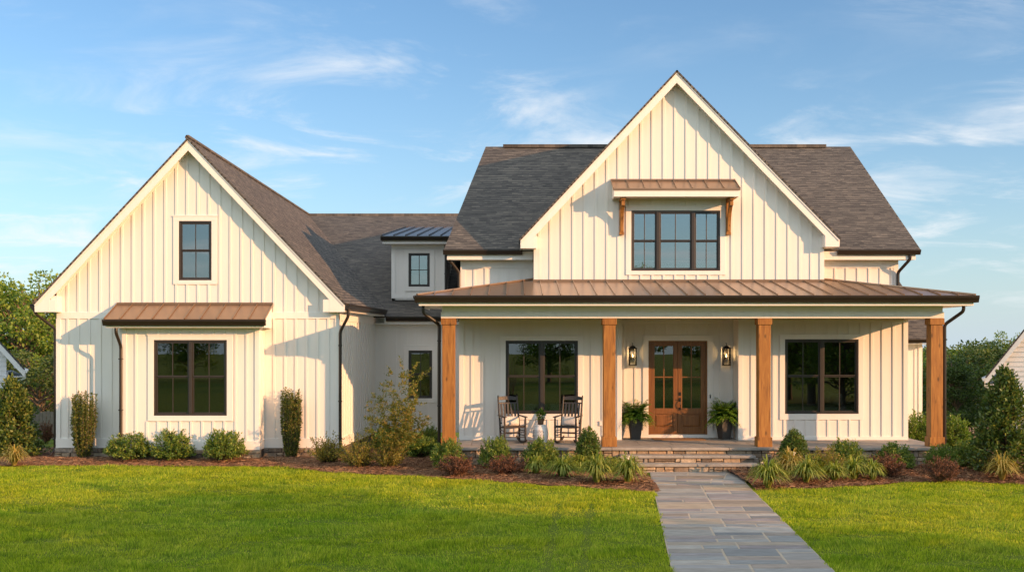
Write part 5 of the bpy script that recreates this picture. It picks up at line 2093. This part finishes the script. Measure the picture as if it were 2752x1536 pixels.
def shrub_proto(kind, w, h, seed):
    """returns (stem lines, leaf verts, leaf faces) for a plant of width w and height h standing at the origin"""
    rng = np.random.default_rng(seed)
    lines, P, D, LL, WW = [], [], [], [], []
    R = w / 2
    if kind == 'round':
        ns, nl, leaf = 130, 44, 0.062
    elif kind == 'box':
        ns, nl, leaf = 240, 36, 0.046
    elif kind == 'big':
        ns, nl, leaf = 300, 40, 0.095
    elif kind == 'column':
        ns, nl, leaf = 60, 190, 0.052
    elif kind == 'wisp':
        ns, nl, leaf = 90, 44, 0.050
    elif kind == 'brown':
        ns, nl, leaf = 110, 40, 0.042
    for k in range(ns):
        az = rng.uniform(0, 2 * np.pi)
        if kind == 'column':
            rr = R * math.sqrt(rng.uniform(0, 1)) * 0.86
            base = np.array([math.cos(az), math.sin(az), 0]) * rr * 0.35
            hk = h * rng.choice([rng.uniform(0.68, 0.9), rng.uniform(0.86, 1.05)]) * (1 - 0.06 * (rr / R) ** 2)
            zz = np.linspace(0, 1, 7)
            spread = np.interp(zz, [0, .25, .6, 1], [0.35, 0.75, 1.0, 0.98])
            pts = np.stack([math.cos(az) * rr * spread, math.sin(az) * rr * spread, zz * hk], 1) + rng.normal(0, .006, (7, 3))
            t = rng.uniform(0.05, 1, nl)
            pos = np.stack([np.interp(t, zz, pts[:, i]) for i in range(3)], 1)
            d = unit(rng.normal(size=(nl, 3)) * [1, 1, 0.5] + [0, 0, 0.75] + 0.4 * np.array([math.cos(az), math.sin(az), 0]))
            pos = pos + d * rng.uniform(0, .016, (nl, 1))
        else:
            u = rng.uniform(0, 1)
            if kind == 'big':          # cone with uneven outline
                zf = rng.uniform(0.03, 1.0) ** 0.85
                rad = R * (1 - zf) ** 0.62 * rng.uniform(0.8, 1.12)
                tip = np.array([math.cos(az) * rad, math.sin(az) * rad, zf * h * rng.uniform(0.95, 1.03)])
                base = np.array([0, 0, max(0.02, tip[2] * 0.62 - 0.12)])
            elif kind == 'box':
                zf = rng.uniform(0.02, 1.0)
                rad = R * min(1.0, (1 - zf) ** 0.42 * 1.02) * rng.uniform(0.9, 1.05)
                tip = np.array([math.cos(az) * rad, math.sin(az) * rad, zf * h * rng.uniform(0.96, 1.03)])
                base = np.array([0, 0, max(0.01, tip[2] * 0.45)])
            else:
                th = math.acos(rng.uniform(-0.12 if kind == 'round' else 0.05, 1))
                f = rng.uniform(0.82, 1.12) if kind == 'round' else rng.uniform(0.6, 1.12)
                tip = np.array([math.cos(az) * math.sin(th) * R * f, math.sin(az) * math.sin(th) * R * f, max(0.04, h * (0.30 + 0.70 * math.cos(th)) * f)])
                base = np.array([math.cos(az), math.sin(az), 0]) * 0.05 * rng.uniform(0, 1)
            mid = (base + tip) / 2 + rng.normal(0, 0.02, 3) + np.array([0, 0, -0.02 if kind in ('big', 'box') else 0.03])
            tt = np.linspace(0, 1, 6)[:, None]
            pts = (1 - tt) ** 2 * base + 2 * tt * (1 - tt) * mid + tt ** 2 * tip
            t = 1 - np.abs(rng.normal(0, 0.30, nl)) if kind != 'wisp' else rng.uniform(0.25, 1.0, nl)
            t = np.clip(t, 0.12, 1.0)
            zz = np.linspace(0, 1, 6)
            pos = np.stack([np.interp(t, zz, pts[:, i]) for i in range(3)], 1)
            ax = unit((tip - base)[None])[0]
            d = unit(rng.normal(size=(nl, 3)) + ax * 0.9 + [0, 0, 0.25])
            pos = pos + d * rng.uniform(0, leaf * 0.6, (nl, 1)) + rng.normal(0, leaf * 0.35, (nl, 3))
            pos[:, 2] = np.maximum(pos[:, 2], 0.015)
        lines.append((pts.tolist(), 0.007 if kind != 'big' else 0.012, 0.0025))
        P.append(pos)
        D.append(d)
        s = rng.uniform(0.7, 1.25, len(pos))
        LL.append(leaf * s)
        WW.append(leaf * s * {'round': .50, 'box': .55, 'big': .46, 'column': .48, 'wisp': .42, 'brown': .45}[kind])
    V, Fc = leaf_quads(np.concatenate(P), np.concatenate(D), np.concatenate(LL), np.concatenate(WW), rng, 0.25)
    return lines, V, Fc


MATK = {'round': 'leaf_round', 'box': 'leaf_box', 'big': 'leaf_big', 'column': 'leaf_col', 'wisp': 'leaf_wisp', 'brown': 'leaf_brown'}
PROTO = {}


def plant(name, kind, x, y, z, w, h, label, cat, group, seed=1, rz=0.0, mat=None):
    """first plant of each kind and seed is built, the others are scaled copies of its parts"""
    key = (kind, seed, mat)
    if key not in PROTO:
        w0, h0 = w, h
        root = empty(name, (0, 0, 0))
        lines, V, Fc = shrub_proto(kind, w, h, seed)
        stem_mesh('stem', lines, M['twig'], root)
        np_mesh('foliage', V, Fc, M[mat or MATK[kind]], root)
        PROTO[key] = (root, w0, h0)
    else:
        src, w0, h0 = PROTO[key]
        root = copy_tree(src)
    root.location = (x, y, z)
    root.rotation_euler = (0, 0, rz)
    root.scale = (w / w0, w / w0, h / h0)
    return tag(root, label, cat, group)


def at(px, py, z):
    y = GY(py, z)
    return PX(px, y), y


def pl(name, kind, px, py, wpx, hpx, label, cat='shrub', group=None, seed=1, rz=0.0, z=0.05, mat=None, Y=None):
    if Y is None:
        x, y = at(px, py, z)
    else:
        x, y = PX(px, Y), Y
    k = y / F
    gw, gh = {'round': (0.98, 1.06), 'column': (1.12, 1.0), 'wisp': (1.15, 1.08), 'brown': (1.12, 1.1), 'box': (1.06, 1.0), 'big': (1.1, 1.0)}[kind]
    return plant(name, kind, x, y, z, wpx * k * gw, hpx * k * gh, label, cat, group, seed, rz, mat)


GR = 'rounded green shrubs in the planting beds'
pl('round_shrub', 'round', 347, 1237, 118, 70, 'low green shrub under the left half of the bay window, leftmost of three', group=GR, seed=1)
pl('round_shrub', 'round', 467, 1237, 114, 74, 'low green shrub centred under the bay window, middle of three', group=GR, seed=2, rz=1.0)
pl('round_shrub', 'round', 604, 1239, 112, 78, 'low green shrub under the right end of the bay, rightmost of three', group=GR, seed=1, rz=2.2)
pl('columnar_shrub', 'column', 226, 1233, 66, 180, 'upright columnar shrub before the left corner of the house', group='columnar shrubs against the left wing', seed=1)
pl('columnar_shrub', 'column', 783, 1232, 54, 186, 'slim upright columnar shrub between bay and downspout', group='columnar shrubs against the left wing', seed=2)
GB = 'large broadleaf shrubs at the picture ends'
pl('large_shrub', 'big', 30, 1226, 165, 210, 'large conical broadleaf shrub left of the house corner', group=GB, seed=1)
pl('large_shrub', 'big', 2702, 1274, 182, 284, 'tall dark broadleaf shrub at the far right of the bed', group=GB, seed=2)
GW = 'wispy yellow-brown shrubs left of the porch'
pl('wispy_shrub', 'wisp', 882, 1246, 98, 74, 'sparse brownish shrub at the foot of the wing downspout', group=GW, seed=1)
pl('wispy_shrub', 'wisp', 965, 1256, 100, 82, 'yellow-brown shrub second along from the wing downspout', group=GW, seed=2, rz=.7)
pl('wispy_shrub', 'wisp', 1046, 1258, 92, 76, 'yellow-green shrub at the foot of the small multi-stemmed tree', group=GW, seed=1, rz=2.0)
pl('wispy_shrub', 'wisp', 2225, 1276, 120, 70, 'yellow-brown wispy shrub behind the lily tufts right of the path', group=GW, seed=2, rz=2.9)
pl('round_shrub', 'round', 1048, 1205, 90, 62, 'bright green shrub behind the small multi-stemmed tree', group=GR, seed=2, rz=.4, Y=30.0)
pl('round_shrub', 'round', 1128, 1230, 100, 56, 'green shrub left of the left porch post', group=GR, seed=1, rz=4.0)
pl('round_shrub', 'round', 1152, 1196, 64, 54, 'small dark shrub against the wall behind the porch downspout', group=GR, seed=2, rz=5.0, Y=30.5)
YS = 25.22                   # row of shrubs in front of the porch stone


def row(name, kind, px, top, wpx, label, group, seed, rz=0.0, Y=YS):
    base = CY + F * (H - 0.05) / Y
    pl(name, kind, px, base, wpx, base - top, label, group=group, seed=seed, rz=rz, Y=Y)


row('round_shrub', 'round', 1206, 1186, 92, 'green shrub directly below the left porch post', GR, 2, 3.1)
row('round_shrub', 'round', 1331, 1179, 86, 'green shrub in front of the rocking chair left of the stool', GR, 1, 5.3)
row('round_shrub', 'round', 1456, 1184, 96, 'green shrub in front of the white garden stool', GR, 2, 2.4)
row('conical_shrub', 'box', 1581, 1148, 80, 'dense conical boxwood left of the stone steps', 'conical boxwoods flanking the steps', 1)
row('conical_shrub', 'box', 2134, 1154, 90, 'dense conical boxwood right of the stone steps', 'conical boxwoods flanking the steps', 1, 2.0)
row('round_shrub', 'round', 2272, 1187, 98, 'green shrub under the right porch window', GR, 1, 0.9)
row('round_shrub', 'round', 2405, 1195, 96, 'green shrub in front of the porch wall end', GR, 2, 1.7)
row('round_shrub', 'round', 2534, 1198, 92, 'green shrub at the foot of the right porch post', GR, 1, 3.6)
row('round_shrub', 'round', 2606, 1186, 90, 'bright green shrub between right porch post and tall dark shrub', GR, 2, 4.4, 25.6)
GN = 'dry brown shrubs along the bed front'
pl('brown_shrub', 'brown', 1226, 1276, 88, 52, 'dry brown shrub below the left porch post', group=GN, seed=1)
pl('brown_shrub', 'brown', 1366, 1274, 110, 48, 'dry brown shrub beside the lily tufts left of the path', group=GN, seed=2)
pl('brown_shrub', 'brown', 2378, 1280, 92, 58, 'dark red-brown shrub right of the lily tufts', group=GN, seed=1, rz=1.6)
pl('brown_shrub', 'brown', 2527, 1291, 96, 58, 'dark red-brown shrub in front of the right porch post', group=GN, seed=2, rz=2.6)
pl('dark_shrub', 'brown', 124, 1188, 34, 56, 'small dark upright shrub seen beyond the driveway', group=None, seed=1, rz=0.5, Y=33.0, z=-0.03)
for px_, py_, w_, h_, lab, sd in ((1530, 1268, 92, 46, 'low yellow-green leafy plant between shrub and lily tufts left of the steps', 1),
                                  (1640, 1272, 70, 40, 'low leafy plant behind the path-side lily left of the steps', 2),
                                  (2190, 1276, 84, 46, 'low yellow-green leafy plant behind the lilies right of the steps', 2),
                                  (2330, 1274, 80, 44, 'low leafy plant between lily tufts and the dark red-brown shrub', 1)):
    pl('low_plant', 'wisp', px_, py_, w_, h_, lab, 'plant', 'low leafy plants filling the beds by the steps', sd, px_ * 0.1, mat='leaf_tuft')
# behind the porch end
pl('side_shrub', 'round', 2462, 1192, 74, 104, 'light green shrub rising past the right end of the porch', group=None, seed=1, rz=.3, Y=29.2, mat='leaf_bright')
pl('side_shrub', 'round', 2572, 1205, 70, 96, 'light green shrub beside the porch downspout on the right', group=None, seed=2, rz=1.3, Y=28.8, mat='leaf_bright')


def tuft(x, y, z, w, h, label, group, seed, mat='leaf_tuft', nb=150, flowers=0):
    rng = np.random.default_rng(seed)
    Vs, Fs, base = [], [], 0
    for k in range(nb):
        az = rng.uniform(0, 2 * np.pi)
        reach = w / 2 * rng.uniform(0.10, 1.1) ** 0.55
        top = h * rng.uniform(0.6, 1.15) * (1.08 - 0.25 * reach / (w / 2))
        wd = rng.uniform(0.010, 0.019)
        n = 6
        s = np.linspace(0, 1, n)
        out = np.array([math.cos(az), math.sin(az)])
        b0 = out * rng.uniform(0, 0.05)
        side = np.array([-math.sin(az), math.cos(az), 0])
        r_ = s ** 1.3 * reach
        zz = top * (2.55 * s - (2.2 - 0.9 * (1 - reach / (w / 2))) * s ** 2)
        c = np.stack([b0[0] + out[0] * r_, b0[1] + out[1] * r_, np.maximum(zz, 0.01)], 1)
        ww = wd * np.array([.7, 1, 1, .85, .55, .05])
        V = np.concatenate([c - side * ww[:, None], c + side * ww[:, None]])
        Fc = np.array([[i, i + 1, n + i + 1, n + i] for i in range(n - 1)])
        Vs.append(V)
        Fs.append(Fc + base)
        base += len(V)
    root = empty('lily_tuft', (x, y, z), 0, label, 'grass tuft', group)
    np_mesh('blades', np.concatenate(Vs), np.concatenate(Fs), M[mat], root)
    for q in range(flowers):
        p = np.array([[rng.normal(0, w * .2), rng.normal(0, w * .2), h * rng.uniform(.75, 1.0)]])
        D = unit(rng.normal(size=(6, 3)) + [0, -0.4, 0.5])
        V, Fc = leaf_quads(np.repeat(p, 6, 0), D, 0.05, 0.04, rng)
        np_mesh('flower', V, Fc, M['flower'], root)


GT = 'arching lily tufts along the bed edges'
for i, (px, py, w, h, label, mat, fl) in enumerate([
    (1440, 1278, 66, 54, 'small bright lily tuft, first of the row left of the path', 'leaf_tuft', 0),
    (1512, 1287, 112, 62, 'arching yellow-green lily tuft, second of the row left of the path', 'leaf_tuft', 0),
    (1604, 1299, 112, 78, 'large yellow-green lily tuft in front of the left conical boxwood', 'leaf_tuft', 0),
    (1688, 1301, 106, 76, 'lily tuft with pale flowers at the left edge of the path', 'leaf_tuft', 6),
    (2064, 1310, 116, 76, 'dark green lily tuft at the right edge of the path', 'leaf_tuft', 2),
    (2166, 1298, 108, 66, 'yellow-green lily tuft in front of the right conical boxwood', 'leaf_tuft', 0),
    (2124, 1282, 120, 70, 'leafy yellow-green tuft between boxwood and path-side lily', 'leaf_tuft2', 4),
    (2242, 1293, 84, 52, 'low lily tuft, third from the path in the right bed', 'leaf_tuft', 0),
    (2296, 1290, 84, 62, 'taller lily tuft, fourth from the path in the right bed', 'leaf_tuft', 0),
    (2345, 1290, 74, 56, 'lily tuft next to the dark red-brown shrub', 'leaf_tuft', 0),
    (2692, 1290, 96, 70, 'stiff straw-green grass tuft before the tall dark shrub', 'leaf_tuft2', 0),
    (38, 1250, 84, 52, 'yellow grass tuft at the foot of the large left shrub', 'leaf_tuft2', 0),
    (1560, 1272, 90, 50, 'yellow-green tuft behind the row of lilies left of the path', 'leaf_tuft', 0),
]):
    x, y = at(px, py, 0.035)
    k = y / F
    tuft(x, y, 0.03, w * k * 1.12, h * k * 1.05, label, GT, 40 + i, mat, 300 if w > 100 else 200, fl)


def limb(p0, p1, n=6, sag=0.0, rng=None, jit=0.02):
    t = np.linspace(0, 1, n)[:, None]
    p = np.asarray(p0) * (1 - t) + np.asarray(p1) * t
    p = p + np.array([0, 0, 1]) * (np.sin(t * np.pi) * sag)
    if rng is not None:
        p[1:-1] += rng.normal(0, jit, (n - 2, 3))
    return p


def maple():
    """small multi-stemmed ornamental tree"""
    rng = np.random.default_rng(6)
    x, y = at(1082, 1258, 0.05)
    k = y / F
    root = empty('ornamental_tree', (x, y, 0.05), 0, 'small airy multi-stemmed tree with bronze-green leaves in the corner by the porch', 'small tree')
    lines, P, D = [], [], []
    Ht = 270 * k
    tips = [(-0.62, .72), (-.95, .62), (-.40, .93), (-.15, .95), (.08, 1.0), (.28, .90), (.48, 1.03), (.62, .97), (.35, .66), (-.55, .50), (.55, .48), (-.9, .42), (-.05, .72), (.2, .5), (-.3, .6), (.02, .84)]
    for i, (tx, tz) in enumerate(tips):
        ang = rng.uniform(-1, 1)
        tip = np.array([tx * 0.90 - 0.1 * tz, ang * 0.55, tz * Ht])
        base = np.array([rng.normal(0, .05), rng.normal(0, .05), 0.0])
        mid = base * 0.4 + tip * 0.4 + np.array([tip[0] * -0.12, 0, Ht * 0.05])
        t = np.linspace(0, 1, 9)[:, None]
        pts = (1 - t) ** 2 * base + 2 * t * (1 - t) * mid + t ** 2 * tip
        lines.append((pts.tolist(), 0.017, 0.003))
        for j in range(15):
            s = rng.uniform(0.35, 1.0)
            p0 = np.array([np.interp(s, np.linspace(0, 1, 9), pts[:, c]) for c in range(3)])
            d = unit(rng.normal(size=3) * [1, 1, .5] + unit(tip - base) * 0.5)
            p1 = p0 + d * rng.uniform(0.12, 0.32)
            tw = limb(p0, p1, 4, 0.02, rng, 0.01)
            lines.append((tw.tolist(), 0.004, 0.0015))
            n = 30
            ss = rng.uniform(0.1, 1.05, n)[:, None]
            q = p0 * (1 - ss) + p1 * ss + rng.normal(0, 0.022, (n, 3))
            P.append(q)
            D.append(unit(rng.normal(size=(n, 3)) + d + [0, 0, -0.1]))
    P, D = np.concatenate(P), np.concatenate(D)
    V, Fc = leaf_quads(P, D, rng.uniform(.045, .080, len(P)), rng.uniform(.020, .036, len(P)), rng, 0.5)
    stem_mesh('trunk', lines, M['bark'], root)
    np_mesh('crown', V, Fc, M['leaf_maple'], root)


maple()


# ------------------------------------------------------------------ trees
def tree_mesh(h, r, seed, leafmat, leaf=0.16, clumps=60, per=150, trunk_h=0.3, low=0.16, sx=1.0, cone=False):
    """trunk with limbs, crown of leaf clumps with gaps; returns root Empty with both parts"""
    rng = np.random.default_rng(seed)
    root = empty('broadleaf_tree', (0, 0, 0))
    lines = []
    tb = np.array([[0, 0, -0.3], [rng.normal(0, .04), rng.normal(0, .04), h * .15], [rng.normal(0, .12), rng.normal(0, .1), h * .35],
                   [rng.normal(0, .2), rng.normal(0, .2), h * .6], [rng.normal(0, .3), rng.normal(0, .2), h * .86]])
    lines.append((tb.tolist(), 0.026 * h, 0.006 * h))
    P, D, S = [], [], []
    for c in range(clumps):
        while True:
            u = rng.uniform(-1, 1, 3)
            q = np.linalg.norm(u)
            if 0.35 < q < 1.0:
                break
        zf = (u[2] + 1) / 2
        cz = h * (low + (0.97 - low) * zf)
        rad = r * (1.0 if not cone else (1.15 - zf))
        fall = math.sqrt(max(0.05, 1 - (2 * zf - 0.9) ** 2 * 0.85)) if not cone else 1
        dirxy = unit(u[:2] + 1e-6)
        rr = rad * fall * rng.uniform(0.35, 1.05)
        cen = np.array([dirxy[0] * rr * sx, dirxy[1] * rr, cz])
        cr = r * rng.uniform(0.16, 0.32)
        st = np.array([np.interp(min(cz * .72, h * .8), tb[:, 2], tb[:, i]) for i in range(3)])
        lines.append((limb(st, cen, 6, 0.06 * r, rng, 0.03 * r).tolist(), 0.0085 * h * rng.uniform(.6, 1.1), 0.0015 * h))
        n = int(per * rng.uniform(0.6, 1.4))
        d = unit(rng.normal(size=(n, 3)))
        q = cen + d * (cr * rng.uniform(0.25, 1.0, (n, 1)) ** 0.6) * np.array([1.15, 1.15, 0.72])
        P.append(q)
        D.append(unit(d * 0.6 + rng.normal(0, 0.6, (n, 3)) + [0, 0, -0.15]))
        S.append(leaf * rng.uniform(0.6, 1.3, n))
    P, D, S = np.concatenate(P), np.concatenate(D), np.concatenate(S)
    V, Fc = leaf_quads(P, D, S, S * 0.55, rng, 0.3)
    stem_mesh('trunk', lines, M['bark'], root, 6)
    np_mesh('crown', V, Fc, M[leafmat], root)
    return root


GTL = 'trees behind the left neighbour'
tA = tree_mesh(8.0, 3.0, 1, 'leaf_tree', 0.17, 95, 170, low=0.12)
tB = tree_mesh(7.0, 2.6, 2, 'leaf_tree', 0.16, 80, 170, low=0.10)
tC = tree_mesh(7.0, 2.4, 3, 'leaf_far', 0.18, 75, 150, low=0.06)
tD = tree_mesh(6.0, 1.9, 4, 'leaf_far', 0.15, 70, 150, low=0.03, cone=True)
used = set()


def put_tree(src, px, Y, scale, label, group, rz=0.0, name=None, X=None, zoff=0.0):
    if src.name in used:
        t_ = copy_tree(src)
    else:
        t_ = src
        used.add(src.name)
    t_.location = (PX(px, Y) if X is None else X, Y, float(gz(Y)) + zoff)
    t_.rotation_euler = (0, 0, rz)
    t_.scale = scale if isinstance(scale, tuple) else (scale,) * 3
    return tag(t_, label, 'tree', group)


put_tree(tA, 62, 68, 1.42, 'tall sunlit tree with pale forked trunk behind the left house corner', GTL)
put_tree(tB, 140, 74, 1.5, 'rounder green tree half hidden by the left gable eave', GTL, 1.0)
put_tree(tB, -60, 70, 1.5, 'tree cut by the left edge of the picture above the neighbour roof', GTL, 2.5)
put_tree(tC, 105, 62, (1.1, 1.1, 0.85), 'lower bushy tree beside the left neighbour wall', GTL, 0.6)
GTR = 'trees beyond the right garden fence'
put_tree(tC, 2572, 60, (0.95, 0.95, 0.88), 'dark rounded tree just right of the right porch post', GTR, 0.3)
put_tree(tC, 2640, 64, (1.1, 1.1, 0.95), 'broad dark tree between porch post and neighbour roof', GTR, 1.9)
put_tree(tB, 2600, 70, (1.1, 1.1, 0.86), 'pale topped tree in the row behind the right porch post', GTR, 0.9)
put_tree(tC, 2700, 62, (1.0, 1.0, 0.9), 'dark tree close to the eave of the right neighbour', GTR, 3.1)
put_tree(tB, 2530, 66, (1.0, 1.0, 0.9), 'tree glimpsed left of the right porch downspout', GTR, 4.1)
put_tree(tA, 2712, 72, (0.62, 0.62, 0.92), 'tall light green tree rising above the right neighbour roof', GTR, 2.2)
put_tree(tD, 2566, 44, (0.72, 0.72, 0.62), 'dark conical evergreen beside the garden fence', 'evergreens by the right garden fence', 0.2)
put_tree(tD, 2520, 46, (0.7, 0.7, 0.56), 'dark conical evergreen behind the right porch post', 'evergreens by the right garden fence', 1.2)
put_tree(tC, 2790, 56, (1.0, 1.0, 0.85), 'tree at the right picture edge behind the neighbour house', GTR, 1.2)


# trees on the other side of the street and along the right boundary, which shade the lawn and show in the window panes
def off_trees():
    rnd = random.Random(9)
    G2 = 'street trees standing behind the viewpoint'
    srcs = (tA, tB)
    xs = [-34, -27, -20, -12, -5, 3, 9, 17, 24, 31]
    for i, x in enumerate(xs):
        put_tree(srcs[i % 2], 0, -30 - rnd.uniform(0, 6), rnd.uniform(0.9, 1.35), 'leafy street tree seen only as a reflection in the windows', G2, rnd.uniform(0, 6), X=x)


off_trees()


def shade_trees():
    G3 = 'boundary trees right of the viewpoint'
    spots = [(12.5, -2.3, .98), (17.0, -2.6, 1.12), (21.5, -2.7, 1.2), (15.0, -6.4, 1.1), (20.0, -7.0, 1.2), (25.5, -5.5, 1.25), (26.5, -3.2, 1.3), (18.0, -10.8, 1.2)]
    for i, (t, n, k) in enumerate(spots):
        x, y = 5.6 + .848 * t + .53 * n, 15.7 - .53 * t + .848 * n
        put_tree(tA if i % 2 else tB, 0, y, k, 'leafy boundary tree casting its shade over the front lawn', G3, i * 1.3, X=x)


shade_trees()


# ------------------------------------------------------------------ neighbours, fences
def neighbour(name, xe, ze, Y, side, label, up, turn, depth=9.0, ridge=4.5):
    """gabled house whose front gable shows one raking eave; side=+1: its wall lies to the right of the eave tip"""
    g0 = float(gz(Y)) - 0.1
    root = empty(name, (xe, Y, g0), 0, label, 'house', 'neighbouring white houses')
    wx = xe + side * 0.55
    ux = xe + side * ridge
    zr = ze + ridge * up
    far = xe + side * 2 * ridge
    b = MB()
    # lap siding: each course a thin wedge
    n = int((zr - g0) / 0.16)
    for k in range(n):
        z0, z1 = g0 + k * 0.16, g0 + (k + 1) * 0.16
        # clip to the gable
        lim = lambda z: wx if z < ze - 0.17 + 0.55 * up else xe + side * min((z - ze + 0.17) / up, ridge)
        a0, a1 = lim(z0), lim(z1)
        c0, c1 = 2 * ux - a0, 2 * ux - a1
        if side * (ux - a1) < 0.05:
            break
        b.hexa([(a0, Y - 0.022, z0), (c0, Y - 0.022, z0), (c0, Y + 0.12, z0), (a0, Y + 0.12, z0),
                (a1, Y - 0.004, z1), (c1, Y - 0.004, z1), (c1, Y + 0.12, z1), (a1, Y + 0.12, z1)])
    for xa in (wx, 2 * ux - wx):
        b.box(xa - 0.06, xa + 0.06, Y + 0.12, Y + depth, g0, ze - 0.1)
    b.build('wall', M['nsiding'], root)
    r = MB()
    for sg in (1, -1):
        xa = xe if sg == 1 else far
        r.slab([(xa, Y - 0.4, ze), (ux, Y - 0.4, zr), (ux, Y + depth, zr), (xa, Y + depth, ze)], 0.05)
    r.build('roof', M['nroof'], root, uvdir=((0, 1, 0), (side, 0, up)))
    t = MB()
    for sg in (1, -1):
        xa = xe if sg == 1 else far
        q = side * sg
        t.prism([(xa, ze - 0.04), (ux, zr - 0.055), (ux, zr - 0.30), (xa + q * 0.30, ze - 0.04 - 0.27 + 0.30 * up), (xa + q * 0.02, ze - 0.27)], Y - 0.39, Y - 0.36)
        t.slab([(xa + q * 0.02, Y - 0.36, ze - 0.075), (ux, Y - 0.36, zr - 0.09), (ux, Y, zr - 0.09), (xa + q * 0.02, Y, ze - 0.075)], 0.02)
        t.box(min(xa + q * .02, xa + q * .62), max(xa + q * .02, xa + q * .62), Y - 0.355, Y + depth, ze - 0.27, ze - 0.245)
    t.box(wx - 0.06, wx + 0.06, Y - 0.035, Y - 0.024, g0, ze - 0.25)
    t.build('trim_board', M['ntrim'], root)
    g = MB()
    g.add([(xe - side * d, y, ze - 0.13 + z) for y in (Y - 0.38, Y + depth) for d, z in gutter_profile(0.12, 0.1)],
          [tuple(range(10)), tuple(range(19, 9, -1))] + [(i, (i + 1) % 10, 10 + (i + 1) % 10, 10 + i) for i in range(10)])
    g.build('gutter', M['ntrim'], root)
    d = MB()
    d.tube([(xe - side * 0.0, Y - 0.2, ze - 0.12), (xe, Y - 0.2, ze - 0.3), (wx, Y - 0.07, ze - 0.6), (wx, Y - 0.07, g0)], 0.04, 8)
    d.build('downspout', M['ntrim'], root)
    root.rotation_euler = (0, 0, turn)


YN = 36.0
neighbour('neighbour_house', PX(66, YN), PZ(990, YN), YN, -1, 'white lap sided neighbour house at the left picture edge', 1.22, math.radians(27))
neighbour('neighbour_house', PX(2649, YN), PZ(1012, YN), YN, 1, 'pale lap sided neighbour house at the right picture edge', 1.36, math.radians(-27))


def fence(p0, p1, hgt, label, mat, step=0.16, rails=True):
    (xa, ya), (xb, yb_) = p0, p1
    root = empty('garden_fence', (xa, ya, float(gz(ya))), 0, label, 'fence', 'garden fences behind the houses')
    n = int(math.hypot(xb - xa, yb_ - ya) / step)
    b = MB()
    for i in range(n):
        t_ = i / n
        x, y = xa + (xb - xa) * t_, ya + (yb_ - ya) * t_
        z = float(gz(y))
        b.box(x - step * .44, x + step * .44, y - 0.012, y + 0.012, z + 0.03, z + hgt + 0.02 * math.sin(i * 2.1))
    b.build('board_panel', mat, root)
    for k in range(0, n + 1, 13):
        t_ = k / n
        x, y = xa + (xb - xa) * t_, ya + (yb_ - ya) * t_
        z = float(gz(y))
        p = MB()
        p.box(x - 0.06, x + 0.06, y - 0.10, y - 0.014, z - 0.1, z + hgt + 0.12)
        p.build('post', mat, root, bevel=0.01)


fence((PX(2560, 50), 50), (PX(2720, 50), 50), 0.95, 'weathered board fence beyond the evergreens on the right', M['fence'])
fence((PX(-60, 47), 47), (PX(170, 47), 47), 1.45, 'dark weathered board fence under the trees on the left', M['fence'])
print('built', len(bpy.data.objects))
